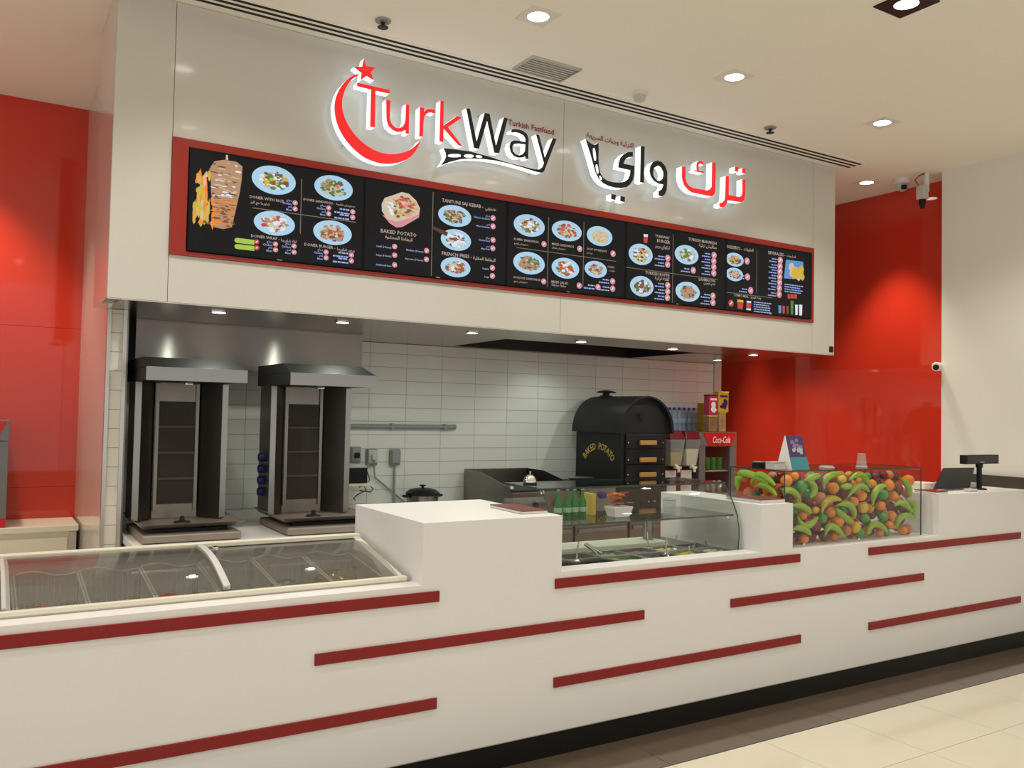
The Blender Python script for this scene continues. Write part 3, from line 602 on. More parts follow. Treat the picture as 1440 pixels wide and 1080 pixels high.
letter(sa, 'letter', SD, [[(1245,445),(1302,455),(1297,700),(1285,780),(1250,828),(1215,832),(1000,800),(985,850),(950,900),(915,920),(858,908),(858,848),(905,838),(945,800),(955,740),(965,390),(1022,395),(1018,710),(1190,742),(1230,725),(1245,680)]], 'redface')
for q in [[(1122,232),(1183,240),(1178,322),(1118,312)],[(1247,258),(1303,268),(1297,350),(1240,340)]]: letter(sa, 'dot', SD, [q], 'redface')
a = at(*SCc((90, 118)), 1, YF-.004); b = at(*SCc((682, 250)), 1, YF-.004)
mb = MB(); text_on(mb, arabic('التركية وجبات السريعة'), a, EX, EZ, width=b.x-a.x, res=2); mb.build('small_lettering', 'signtext', sa)
# ================================================================== SERVICE COUNTER
ct = thing('service_counter', 'long white service counter with red strips and stepped raised blocks', 'counter', (2.7, .3, 0))
XL = -1.3
prof = [(XL,.118),(XWHITE-.002,.118),(XWHITE-.002,1.115),(5.353,1.115),(5.353,.85),(3.952,.85),(3.952,1.115),(3.69,1.115),(3.69,.855),(2.353,.855),(2.353,1.119),(1.63,1.119),(1.63,.855),(XL,.855)]
MB().prism(prof, 1, 0, .08).build('front_panel', 'white', ct)
for x0, x1, y1, zt in [(1.63, 2.353, .785, 1.119), (3.69, 3.952, .82, 1.115), (5.353, XWHITE-.002, .60, 1.115)]:
    MB().box(x0, x1, .08, y1, .05, zt).build('raised_block', 'white', ct)
MB().box(3.953, 5.352, .08, .60, .05, .85).build('ledge', 'white', ct)
MB().box(XL, 1.629, .08, .104, .70, .855).build('ledge', 'white', ct); MB().box(2.354, 3.689, .08, .118, .70, .855).build('ledge', 'white', ct)
MB().box(XL, XWHITE-.002, .012, .05, 0, .117).build('plinth', 'black', ct)
MB().box(XL, XWHITE-.002, .004, .012, .112, .118).build('plinth_trim', 'alu', ct)
for x0, x1, z0 in [(-1.69+.0, .005, .58), (.01, 1.709, .780), (1.163, 2.858, .58), (.012, 1.708, .325), (2.315, 4.008, .780), (2.317, 4.02, .322), (3.463, 5.186, .576), (4.63, 6.333, .774), (4.634, 6.333, .322)]:
    if x0 < XL: x0 = XL
    MB().box(x0, x1, -.010, 0, z0, z0+.046).build('trim_strip', 'strip', ct, bevel=.0015)
# leaflets on the blocks
def leaflets(name, label, cat, corners, z, n, mat):
    t = thing(name, label, cat, (sum(c[0] for c in corners)/4, sum(c[1] for c in corners)/4, z)); h = .004
    for k in range(n):
        j = random.uniform(-.006, .006)
        b = [(c[0]+j, c[1]+j*.5, z+h*k) for c in corners]; MB().hexa(b, [(p[0], p[1], p[2]+h*.85) for p in b]).build('sheet', mat if k == n-1 else 'paper', t)
leaflets('menu_booklet', 'dark red menu booklets lying on the large raised block', 'menu', [(2.19,.10,0),(2.335,.10,0),(2.345,.40,0),(2.20,.42,0)], 1.1195, 4, 'cork')
leaflets('menu_booklet', 'stack of dark menu leaflets on the narrow raised block beside the fruit', 'menu', [(3.745,.045,0),(3.93,.04,0),(3.935,.31,0),(3.75,.32,0)], 1.1155, 6, 'cork')
leaflets('menu_booklet', 'red leaflets on the counter edge left of the till', 'menu', [(5.37,.03,0),(5.49,.02,0),(5.56,.20,0),(5.42,.22,0)], 1.1155, 4, 'strip')
# ================================================================== CHEST FREEZER
fz = thing('chest_freezer', 'chest freezer with curved sliding glass lids let into the counter', 'freezer', (.5, .4, 0))
FX0, FX1 = -.64, 1.605
MB().box(FX0, FX1, .106, .13, .05, .862).box(FX0, FX1, .655, .69, .05, .962).box(FX0, FX0+.03, .13, .655, .05, .86).box(FX1-.03, FX1, .13, .655, .05, .86).box(FX0+.03, FX1-.03, .13, .655, .36, .39).build('cabinet', 'liner', fz)
sl = lambda y: .866 + (y-.10)*(.978-.866)/.57
MB().hexa([(FX1-.035,.108,.84),(FX1,.108,.84),(FX1,.69,.84),(FX1-.035,.69,.84)], [(FX1-.035,.108,sl(.108)),(FX1,.108,sl(.108)),(FX1,.69,sl(.69)),(FX1-.035,.69,sl(.69))]).build('side_rim', 'cream', fz)
MB().box(FX0, FX1, .098, .128, .862, .880).build('front_rim', 'cream', fz, bevel=.003)
MB().box(FX0, FX1, .655, .70, .962, .990).build('back_rim', 'cream', fz, bevel=.003)
MB().box(FX0, FX1, .635, .655, .955, .972).build('lid_track', 'blk', fz)
pr = [(.118+.53*i/10, .882+.088*i/10+.030*math.sin(math.pi*i/10)) for i in range(11)]
for k, (x0, x1, dz) in enumerate([(FX0+.03, .10, 0), (.10, .845, .012), (.825, FX1-.035, 0)]):
    g = MB().sheet([(y, z+dz) for y, z in pr], x0, x1, .005).build('sliding_lid', 'lidglass', fz, smooth=True)
    if k < 2: MB().sheet([(y, z+dz+.008) for y, z in pr], x1-.014, x1+.012, .016).build('lid_rail', 'lgrey', g, smooth=True)
MB().lathe([(.014, 0), (.014, .012), (.008, .014)], (.885, .50, .985), 12).build('lid_lock', 'chrome', fz, smooth=True)
bk0 = None
for i in range(7):
    x0 = -.10+.236*i; x1 = x0+.226; yb0, yb1 = .15, .625; zb, zt = .392, .850
    if bk0 is None:
        t = thing('wire_basket', 'x', 'basket', ((x0+x1)/2, .38, zb), 'wire baskets in the freezer'); bk0 = t; bx0 = x0
        wav = lambda x: .012*math.sin((x-x0)/(x1-x0)*2*math.pi)
        MB().tube([(x0, yb0, zt), (x1, yb0, zt), (x1, yb1, zt+.055)]+[(x1-(x1-x0)*j/8, yb1, zt+.060+wav(x1-(x1-x0)*j/8)) for j in range(1, 9)], .004, 6, True).build('rim', 'wire', t, smooth=True)
        w = MB()
        for j in range(12):
            x = x0+(x1-x0)*j/11; w.tube([(x, yb0, zt), (x, yb0+.015, zb+.004), (x, yb1-.015, zb+.004), (x, yb1, zt+.055)], .0022, 4)
        for j in range(1, 9):
            z = zb+(zt-zb)*j/9; w.tube([(x0, yb0, z), (x1, yb0, z), (x1, yb1, z), (x0, yb1, z)], .0016, 4, True)
        w.build('wire_mesh', 'wire', t); MB().box(x0+.004, x1-.004, yb1+.004, yb1+.008, zb+.03, zt+.035).build('divider', 'wire', t)
    else:
        t = copy_tree(bk0); t.location.x = bk0.location.x+(x0-bx0)
    t['label'] = ORD[i]+' white wire basket from the left inside the chest freezer'
G4 = 'frozen packs in the freezer baskets'
def carton(label, x, y, z1, mat): tag(MB().box(x-.07, x+.07, y-.07, y+.08, .405, z1).build('frozen_carton', mat, bevel=.004), label, 'carton', G4)
carton('white carton under the gold bag in the freezer', 1.42, .47, .745, 'paper'); carton('white carton under the brown bag in the freezer', 1.19, .47, .735, 'paper')
carton('white carton under the red pack in the freezer', .245, .46, .755, 'paper'); carton('white carton under the orange pack in the freezer', .715, .46, .755, 'paper')
def bag(name, label, cat, c, r, mat, group=None):
    mb = MB().ball(c, r, 14, 8, .55); mb.v = [(x+random.uniform(-.1, .1)*r, y+random.uniform(-.1, .1)*r, z+random.uniform(-.08, .08)*r) for x, y, z in mb.v]
    o = mb.build(name, mat, smooth=True); return tag(o, label, cat, group)
G4 = 'frozen packs in the freezer baskets'
bag('frozen_pack', 'gold brown plastic bag of food in the rightmost freezer basket', 'food bag', (1.42, .47, .803), .10, M('gold_foil', (.33,.22,.06), .25, .5, var=.6, scale=30), G4)
bag('frozen_pack', 'crumpled brown bag beside the gold bag in the freezer', 'food bag', (1.19, .47, .785), .085, M('brown_foil', (.20,.13,.06), .3, .4, var=.6, scale=30), G4)
bag('frozen_pack', 'small red pack low in the freezer near its left end', 'food bag', (.225, .45, .787), .055, 'peach', G4)
bag('frozen_pack', 'orange red pack in the freezer left of the lid rail', 'food bag', (.69, .45, .79), .06, M('red_pack', (.55,.10,.04), .4, var=.3), G4)
bag('frozen_pack', 'small blue pack in the freezer close to the lid rail', 'food bag', (.765, .44, .775), .032, M('blue_pack', (.05,.25,.42), .4), G4)
# ================================================================== REFRIGERATED SALAD COUNTER
sc_ = thing('salad_counter', 'refrigerated salad counter with curved glass front between raised blocks', 'display cooler', (3.02, .4, 0))
MB().box(2.37, 3.675, .12, .80, .05, .60).box(2.37, 3.675, .475, .80, .60, .838).build('cabinet', 'dsteel', sc_)
MB().box(2.36, 3.68, .119, .140, .60, .846).box(2.36, 3.68, .462, .476, .60, .846).box(2.36, 2.385, .14, .462, .60, .846).box(3.655, 3.68, .14, .462, .60, .846).build('well_rim', 'bsteel', sc_)
GP = [(.132,.857),(.124,.92),(.126,.98),(.142,1.05),(.170,1.11),(.205,1.165),(.235,1.205),(.250,1.215)]
MB().sheet(GP, 2.40, 3.65, .005).build('curved_front_glass', 'glass', sc_, smooth=True)
def end_glass(x):
    g = MB().prism(GP+[(.60,1.215),(.60,.857)], 0, x-.003, x+.003).build('end_glass', 'glass', sc_)
    MB().tube([(x, y, z) for y, z in GP]+[(x, .60, 1.215)], .0035, 6).build('glass_edge', 'edge', g, smooth=True)
end_glass(2.395); end_glass(3.655)
tp = MB().box(2.39, 3.66, .245, .61, 1.216, 1.224).build('top_glass', 'topglass', sc_)
MB().box(2.39, 3.66, .241, .245, 1.215, 1.2245).box(2.39, 3.66, .61, .613, 1.215, 1.2245).build('glass_edge', 'edge', tp)
sh = MB().box(2.402, 3.648, .165, .60, 1.040, 1.048).build('glass_shelf', 'topglass', sc_)
MB().box(2.402, 3.648, .161, .165, 1.0395, 1.0485).build('glass_edge', 'edge', sh)
for x in (2.41, 3.64):
    for y, z in ((.20, 1.035), (.55, 1.035), (.26, 1.205), (.55, 1.205)):
        MB().lathe([(.002, -.012), (.012, -.010), (.012, .006), (.004, .010)], (x, y, z), 12).build('glass_clip', 'chrome', sc_, smooth=True)
# pans
pans = []
FILL = [('sauce','dark sauce',(.09,.045,.025)),('empty',None,None),('lettuce','shredded lettuce',(.27,.38,.08)),('olive','black olives',(.03,.025,.02)),('corn','yellow sweetcorn',(.78,.48,.03)),('onion','chopped white onion',(.70,.64,.44)),
        ('pick','brown pickles',(.16,.11,.06)),('empty2',None,None),('cuc','sliced cucumber',(.30,.38,.16)),('beet','red beet salad',(.22,.07,.045)),('cheese','yellow cheese cubes',(.74,.52,.09)),('olive2','dark dressing',(.05,.04,.035))]
NCOL = 6; PW = (3.655-2.385)/NCOL
p0 = None
for r in range(2):
    for k in range(NCOL):
        x0 = 2.385+PW*k+.004; x1 = x0+PW-.008; y0 = .142+.160*r; y1 = y0+.156; nm, words, col = FILL[r*NCOL+k]
        row = 'front' if r == 0 else 'back'
        t = thing('food_pan', '%s steel pan %s in the %s row of the salad counter' % (ORD[k], ('of '+words) if words else 'left empty', row), 'pan', ((x0+x1)/2, (y0+y1)/2, .70), 'steel food pans in the salad counter')
        i_ = .010
        MB().box(x0, x1, y0, y0+i_, .838, .8475).box(x0, x1, y1-i_, y1, .838, .8475).box(x0, x0+i_, y0+i_, y1-i_, .838, .8475).box(x1-i_, x1, y0+i_, y1-i_, .838, .8475).build('rim', 'bsteel', t, bevel=.002)
        MB().box(x0+i_, x0+i_+.002, y0+i_, y1-i_, .70, .838).box(x1-i_-.002, x1-i_, y0+i_, y1-i_, .70, .838).box(x0+i_, x1-i_, y0+i_, y0+i_+.002, .70, .838).box(x0+i_, x1-i_, y1-i_-.002, y1-i_, .70, .838).box(x0+i_, x1-i_, y0+i_, y1-i_, .70, .703).build('basin', 'bsteel', t)
        if words:
            fm = M('food_'+nm, col, .45, var=.5, scale=70, bump=.5); mb = MB(); n = 7; hz = [[.829+random.uniform(-.008, .010) for _ in range(n)] for _ in range(n)]
            vs_ = [(x0+i_+.003+(x1-x0-2*i_-.006)*a/(n-1), y0+i_+.003+(y1-y0-2*i_-.006)*b/(n-1), hz[a][b]) for a in range(n) for b in range(n)]
            mb.add(vs_, [(a*n+b, (a+1)*n+b, (a+1)*n+b+1, a*n+b+1) for a in range(n-1) for b in range(n-1)]); mb.build('food', fm, t, smooth=True)
G5 = 'serving tools in the salad pans'
def spoon(px, py, qx, qy, y, label, r=.0042):
    a = at(px, py, 1, y); b = at(qx, qy, 1, y+.03); d = (b-a)
    t = thing('serving_spoon', label, 'spoon', a, G5)
    MB().tube([a, a+d*.5+Vector((0, .004, 0)), b], [r*.8, r, r*1.1], 8).build('handle', 'chrome', t, smooth=True)
    MB().ball(a-d.normalized()*.01, .022, 10, 6, .5).build('bowl', 'chrome', t, smooth=True)
spoon(811, 786, 814, 762, .22, 'spoon standing in the leftmost front pan'); spoon(912, 768, 910, 748, .36, 'spoon upright in the back row pan near the board'); spoon(938, 778, 937, 757, .24, 'spoon upright in the yellow sweetcorn pan')
spoon(948, 770, 952, 753, .36, 'spoon leaning right behind the sweetcorn'); spoon(971, 781, 969, 768, .22, 'short spoon in the chopped onion pan'); spoon(974, 777, 977, 762, .34, 'spoon leaning right near the curved glass end'); spoon(997, 776, 992, 761, .36, 'spoon nearest the right end glass')
t = thing('tongs', 'steel tongs lying across the front pans of the salad counter', 'tongs', at(840, 779, 1, .25), G5)
for dx in (0, .03): MB().tube([at(822, 765, 1, .28)+Vector((dx*.3, 0, 0)), at(832, 772, 1, .26)+Vector((dx*.6, 0, 0)), at(840, 779, 1, .24)+Vector((dx, 0, 0))], .007, 8).build('arm', 'chrome', t, smooth=True)
tag(MB().box(2.42, 3.46, .492, .69, .839, .865).build('cutting_board', 'cream', bevel=.004), 'long white cutting board behind the salad pans', 'cutting board')
a = at(940, 760, 2, .866); t = thing('steel_canister', 'tall steel canister at the right end of the cutting board', 'canister', (3.40, .60, .866))
MB().lathe([(.032, .866), (.034, .872), (.034, .985), (.026, 1.003), (.008, 1.008)], (3.40, .60, 0), 20).build('body', 'steel', t, smooth=True)
MB().lathe([(.008, 1.006), (.010, 1.018), (.003, 1.024)], (3.40, .60, 0), 10).build('knob', 'chrome', t, smooth=True)
# bottles on the glass shelf
b0 = None
for i, px in enumerate((785, 798, 808, 819)):
    p = at(px, 724, 2, 1.0485); x, y = p.x, .455
    x = at(px, 700, 1, .455).x
    if b0 is None:
        t = thing('green_bottle', 'x', 'bottle', (x, y, 1.0485), 'small green bottles on the glass shelf'); b0 = t
        MB().lathe([(.019,1.0485),(.022,1.052),(.022,1.115),(.019,1.13),(.009,1.155),(.0075,1.185),(.009,1.186),(.009,1.19)], (x, y, 0), 16).build('body', 'bottle', t, smooth=True)
        MB().lathe([(.0222,1.070),(.0224,1.071),(.0224,1.095),(.0222,1.096)], (x, y, 0), 16).build('label', 'label', t, smooth=True)
        MB().lathe([(.0092,1.186),(.0095,1.190),(.0095,1.196),(.002,1.198)], (x, y, 0), 12).build('cap', 'alu', t, smooth=True)
    else: t = copy_tree(b0); t.location = (x, y, 1.0485)
    t['label'] = ORD[i]+' small green bottle from the left on the glass shelf'
tag(MB().box(2.86, 2.885, .44, .52, 1.0485, 1.165).build('carton', M('yellow_carton', (.72,.50,.07), .5, var=.15), bevel=.002), 'slim yellow carton behind the green bottles', 'carton')
t = thing('flower_basket', 'small white basket of orange and red artificial flowers on the shelf', 'basket', (2.955, .33, 1.0485))
bx, by = 2.955, .33
MB().hexa([(bx-.05,by-.035,1.0485),(bx+.05,by-.035,1.0485),(bx+.05,by+.035,1.0485),(bx-.05,by+.035,1.0485)], [(bx-.066,by-.048,1.105),(bx+.066,by-.048,1.105),(bx+.066,by+.048,1.105),(bx-.066,by+.048,1.105)]).build('bowl', 'paper', t, bevel=.004)
for i in range(24):
    cx_, cy_, cz_ = bx+random.uniform(-.058, .058), by+random.uniform(-.035, .035), 1.112+random.uniform(0, .06)
    mb = MB()
    for k in range(6):
        a = k*math.pi/3+i; r = .021
        mb.quad((cx_, cy_, cz_), (cx_+r*math.cos(a-.45), cy_+r*math.sin(a-.45), cz_+.009), (cx_+r*1.25*math.cos(a), cy_+r*1.25*math.sin(a), cz_+.004), (cx_+r*math.cos(a+.45), cy_+r*math.sin(a+.45), cz_+.009))
    mb.build('flower', 'orange' if cx_ < bx else random.choice([M('red_petal', (.5,.02,.05), .6), 'plum', 'orange']), t)
t = thing('clear_tub', 'clear plastic tub on the right part of the glass shelf', 'tub', (3.40, .42, 1.0485))
MB().lathe([(.03,1.0485),(.034,1.052),(.036,1.11),(.034,1.112)], (3.40, .42, 0), 16).build('body', 'plasticclear', t, smooth=True)
MB().lathe([(.037,1.110),(.038,1.118),(.02,1.128),(.002,1.13)], (3.40, .42, 0), 16).build('lid', 'plasticclear', t, smooth=True)
t = thing('service_bell', 'chrome service bell on the left end of the glass top', 'bell', (2.485, .49, 1.2245))
MB().lathe([(.036,1.2245),(.038,1.228),(.034,1.234)], (2.485, .49, 0), 20).build('base', 'blk', t, smooth=True)
MB().lathe([(.035,1.234),(.034,1.245),(.027,1.262),(.014,1.272),(.003,1.274)], (2.485, .49, 0), 20).build('dome', 'chrome', t, smooth=True)
MB().lathe([(.003,1.273),(.003,1.282),(.007,1.285),(.005,1.290)], (2.485, .49, 0), 10).build('button', 'chrome', t, smooth=True)
# ================================================================== FRUIT DISPLAY BOX
FBX0, FBX1, FBY0, FBY1, FBZ0, FBZ1 = 3.957, 5.262, .066, .485, .851, 1.287
fb = thing('fruit_display_box', 'clear glass box packed with artificial fruit on the counter ledge', 'display box', (4.6, .27, FBZ0))
g_ = .005
for nm, b in [('front_glass', (FBX0, FBX1, FBY0, FBY0+g_, FBZ0, FBZ1)), ('back_glass', (FBX0, FBX1, FBY1-g_, FBY1, FBZ0, FBZ1)), ('end_glass', (FBX0, FBX0+g_, FBY0+g_, FBY1-g_, FBZ0, FBZ1)), ('end_glass', (FBX1-g_, FBX1, FBY0+g_, FBY1-g_, FBZ0, FBZ1)), ('top_glass', (FBX0, FBX1, FBY0, FBY1, FBZ1, FBZ1+.006))]:
    MB().box(*b).build(nm, 'glass', fb)
for (x, y) in ((FBX0, FBY0), (FBX1, FBY0), (FBX0, FBY1), (FBX1, FBY1)): MB().box(x-.0025, x+.0025, y-.0025, y+.0025, FBZ0, FBZ1+.006).build('corner_edge', 'edge', fb)
for y in (FBY0, FBY1): MB().box(FBX0, FBX1, y-.002, y+.002, FBZ1+.001, FBZ1+.0075).build('top_edge', 'edge', fb)
for x in (FBX0, FBX1): MB().box(x-.002, x+.002, FBY0, FBY1, FBZ1+.001, FBZ1+.0075).build('top_edge', 'edge', fb)
for x in (4.12, 4.62, 5.14): MB().lathe([(.002, -.004), (.008, -.003), (.008, .003), (.003, .005)], (x, FBY0-.004, FBZ0+.014), 10, 1).build('clip', 'chrome', fb)
def fz8(x, y): return 1000+x/3.273, 500+y/3.273
FR = []                                       # (object, kind, x, z, front)
me_f = {}
def sphere_mesh(kind):
    if kind in me_f: return me_f[kind]
    sz = {'orange': .94, 'lime': .95, 'plum': .92, 'lemon': 1.22, 'peach': 1.0}[kind]
    mb = MB(); n, m = 14, 9
    prof = []
    for i in range(m+1):
        t_ = math.pi*i/m; r = math.sin(t_); z = -math.cos(t_)*sz
        if kind in ('orange', 'lime', 'plum') and i == m: z -= .10
        if kind == 'lemon' and i in (0, m): z *= 1.12
        prof.append((max(r, .001), z))
    mb.lathe(prof, (0, 0, 0), n); o = mb.build(kind, kind, smooth=True, base=False); me_f[kind] = o.data; bpy.data.objects.remove(o)
    mb = MB().lathe([(.10, .80), (.12, .86), (.05, .95)] if kind != 'lemon' else [(.08, 1.25), (.09, 1.3), (.04, 1.38)], (0, 0, 0), 6); o = mb.build('stem', 'stem', base=False); me_f[kind+'s'] = o.data; bpy.data.objects.remove(o)
    return me_f[kind]
NAMES = {'orange': ('orange_fruit', 'orange'), 'lime': ('green_apple', 'green apple'), 'plum': ('red_plum', 'dark red plum'), 'lemon': ('yellow_lemon', 'yellow lemon'), 'peach': ('peach', 'peach')}
def fruit(kind, c, r, front=True):
    me = sphere_mesh(kind); o = bpy.data.objects.new(NAMES[kind][0], me); COL.objects.link(o)
    c = Vector((min(max(c[0], FBX0+r+.008), FBX1-r-.008), c[1], min(max(c[2], FBZ0+r*(1.22 if kind == 'lemon' else .95)+.002), FBZ1-r-.004)))
    o.location = c; o.scale = (r, r, r); o.rotation_euler = (random.uniform(-1, 1.2), random.uniform(-.8, .8), random.uniform(0, 6))
    if kind == 'lemon': o.rotation_euler = (random.uniform(-.3, .3), 1.2+random.uniform(-.4, .4), 0); 
    s_ = bpy.data.objects.new('stem', me_f[kind+'s']); COL.objects.link(s_); s_.parent = o
    FR.append((o, NAMES[kind][1], c.x, c.z, front)); return o
def banana(pts, mat='banana', front=True, rr=.0205):
    a, b, c = [Vector(p) for p in pts]; path = []
    b2 = b*2-(a+c)*.5
    for i in range(10):
        t_ = i/9; path.append(a*(1-t_)**2+b2*2*t_*(1-t_)+c*t_*t_)
    rs = [rr*k for k in (.30, .50, .86, .98, 1.02, 1.02, 1.0, .92, .70, .38)]
    path = [Vector((min(max(p.x, FBX0+.028), FBX1-.028), min(max(p.y, FBY0+.027), FBY1-.03), min(max(p.z, FBZ0+.02), FBZ1-.02))) for p in path]
    mb = MB().tube(path, rs, 8); o = mb.build('banana', mat, smooth=True)
    st = MB().tube([path[0]+(path[0]-path[1])*.5, path[0]], [rr*.2, rr*.3], 6).build('stem', 'lime', o)
    m_ = path[5]; FR.append((o, ('yellow' if mat == 'banana2' else 'green')+' banana', m_.x, m_.z, front)); return o
BAN = [((305,645),(360,620),(410,665)),((440,570),(475,610),(455,655)),((430,575),(470,560),(500,550)),((520,610),(535,560),(600,545)),((640,570),(690,550),(728,600)),((632,650),(680,600),(725,625)),((745,690),(760,620),(805,600)),((870,565),(905,600),(915,650)),((375,690),(420,695),(460,725)),((580,690),(640,690),(660,750)),((575,705),(610,740),(650,770)),((400,745),(435,785),(490,745)),((378,800),(420,795),(458,825)),((525,825),(555,785),(612,835)),((720,820),(755,775),(810,810)),((850,690),(880,680),(925,720)),((900,660),(935,690),(945,750)),((855,790),(880,740),(935,745)),((600,605),(622,603),(645,600))]
yb_ = FBY0+.027
for k, q in enumerate(BAN): banana([at(*fz8(*p), 1, yb_) for p in q])
banana([at(*fz8(*p), 1, yb_) for p in ((510,720),(540,665),(597,665))], 'banana2')
S_ = 1.12/3.273/239
for kind, lst in {
 'orange': [(562,610,25),(815,595,28),(925,575,28),(690,645,25),(655,672,22),(550,720,25),(580,760,30),(845,650,25),(780,690,22),(830,735,22),(818,778,20),(420,735,20),(425,850,22),(570,845,20),(775,830,20),(880,820,22),(740,590,20),(940,630,25),(385,545,18)],
 'lemon': [(605,570,20),(700,700,23),(665,790,23),(480,712,15),(400,560,20)],
 'lime': [(415,605,28),(790,640,25),(790,740,25),(510,750,22),(690,830,25),(805,825,18)],
 'peach': [(620,805,24),(925,785,28),(905,800,24),(500,655,26)],
 'plum': [(350,575,30),(500,600,30),(370,660,28),(440,660,25),(600,640,26),(750,560,26),(880,625,26),(700,745,26),(745,730,26),(480,790,26),(395,840,22),(490,830,28),(820,695,25),(850,810,25),(735,825,25),(640,830,20),(835,560,26),(560,570,18),(460,840,22),(535,850,20),(660,735,22),(875,770,24),(760,675,22),(720,655,20),(340,690,26)]}.items():
    for x, y, r in lst:
        R_ = r*S_*1.0
        d_ = {'orange': .045, 'lemon': .045, 'lime': .045, 'peach': .055, 'plum': .085}[kind]
        c = at(*fz8(x, y), 1, FBY0+d_+R_*.4); fruit(kind, c, R_)
# fruit against the left end glass, above the narrow block
xe = FBX0+.031
for q in [((95,548),(165,545),(255,590)),((175,590),(215,550),(285,600)),((190,605),(240,600),(290,645)),((85,620),(100,575),(140,560))]:
    banana([(lambda v: Vector((xe+.0, max(v.y, FBY0+.03), v.z)))(at(*fz8(*p), 0, xe-.02)) for p in q])
for yy, zz, rr_ in [(.335, 1.232, .033), (.112, 1.232, .036), (.25, 1.168, .033)]: fruit('orange', (FBX0+.068, yy, zz), rr_)
# settle the front layer: whatever collides slides deeper into the box
BP = []
for o, k, x, z, f in FR:
    if k.endswith('banana'):
        for v in list(o.data.vertices)[::8]: BP.append(o.location+v.co)
SPH = [o for o, k, x, z, f in FR if not k.endswith('banana')]
for _ in range(14):
    SPH.sort(key=lambda o: o.location.y)
    for i, o in enumerate(SPH):
        R1 = o.scale.x
        for q in SPH[:i]:
            need = (R1+q.scale.x)*.97; dx, dz = o.location.x-q.location.x, o.location.z-q.location.z; h2 = need*need-dx*dx-dz*dz
            if h2 > 0 and o.location.y-q.location.y < math.sqrt(h2): o.location.y = q.location.y+math.sqrt(h2)+.0005
        for p in BP:
            need = R1+.012; dx, dz = o.location.x-p.x, o.location.z-p.z; h2 = need*need-dx*dx-dz*dz
            if h2 > 0 and abs(o.location.y-p.y) < math.sqrt(h2): o.location.y = p.y+math.sqrt(h2)+.0005
        o.location.y = min(o.location.y, FBY1-R1-.008)
# filler packed behind wherever there is room
pts_ = [(o.location.copy(), o.scale.x) for o in SPH]; nf = 0
for _ in range(26000):
    R1 = random.uniform(.027, .038)
    c = Vector((random.uniform(FBX0+.045, FBX1-.045), random.choice((FBY0+.065, FBY0+.10, FBY0+.13, FBY0+.16))+random.uniform(-.02, .02), random.uniform(FBZ0+.036, FBZ1-.045)))
    if c.x < FBX0+.3 and random.random() < .5: c.y = random.uniform(FBY0+.06, FBY1-.05)
    if all((c-p).length > (R1+r)*.96 for p, r in pts_) and all((c-p).length > R1+.012 for p in BP):
        fruit(random.choice(['plum', 'plum', 'peach', 'orange', 'plum', 'lime', 'lemon' if R1 < .033 else 'plum']), c, R1, False); pts_.append((c, R1)); nf += 1
        if nf > 190: break
for _ in range(30000):
    R1 = random.uniform(.029, .035)
    c = Vector((random.uniform(FBX0+.04, FBX1-.075), random.uniform(FBY0+.075, FBY0+.16), random.uniform(FBZ0+.034, FBZ1-.04)))
    if all((c-p).length > (R1+r)*.94 for p, r in pts_) and all((c-p).length > R1+.010 for p in BP):
        fruit('plum', c, R1, False); pts_.append((c, R1)); nf += 1
        if nf > 320: break
ROWS = ['bottom row', 'third row', 'second row', 'top row']
fr_ = [f for f in FR if f[4]]; cnt = {}
for o, k, x, z, f in sorted(fr_, key=lambda f: f[2]):
    row = min(3, max(0, int((z-FBZ0)/(FBZ1-FBZ0)*4))); i = cnt.get((k, row), 0); cnt[(k, row)] = i+1
    tag(o, '%s %s from the left in the %s of the fruit box' % (ORD[i], k, ROWS[row]), k.split()[-1], 'artificial fruit against the glass')
import numpy as np
ALL = np.array([list(p)+[r] for p, r in pts_]+[list(p)+[.015] for p in BP]); kept = []
for o, k, x, z, f in FR:
    if f: continue
    c = np.array(o.location); r = o.scale.x; seen = False
    for dx in (-.9, 0, .9):
        e = np.array(CX)+np.array([dx, 0, 0]); w = (c-e)/np.linalg.norm(c-e); u = np.cross(w, [0, 0, 1]); u /= np.linalg.norm(u); v = np.cross(u, w)
        for a in range(9):
            q = c-w*r*.4+(0 if a == 8 else 1)*r*.85*(u*math.cos(a*.785)+v*math.sin(a*.785)); d = q-e; L = np.linalg.norm(d); d /= L
            t_ = (ALL[:, :3]-e)@d; near = np.linalg.norm(ALL[:, :3]-e-t_[:, None]*d, axis=1) < ALL[:, 3]
            near &= (t_ < L-.01) & (np.linalg.norm(ALL[:, :3]-c, axis=1) > 1e-4)
            if not near.any(): seen = True; break
        if seen: break
    if seen: kept.append((o, k, x, z))
    else:
        for ch in list(o.children): bpy.data.objects.remove(ch)
        bpy.data.objects.remove(o)
cnt = {}
for o, k, x, z in sorted(kept, key=lambda f: f[2]):
    row = min(3, max(0, int((z-FBZ0)/(FBZ1-FBZ0)*4))); i = cnt.get((k, row), 0); cnt[(k, row)] = i+1
    word = ORD[i]
    tag(o, '%s %s from the left in the %s, half hidden inside' % (word, k, ROWS[row]), k.split()[-1], 'half hidden fruit deeper in the box')
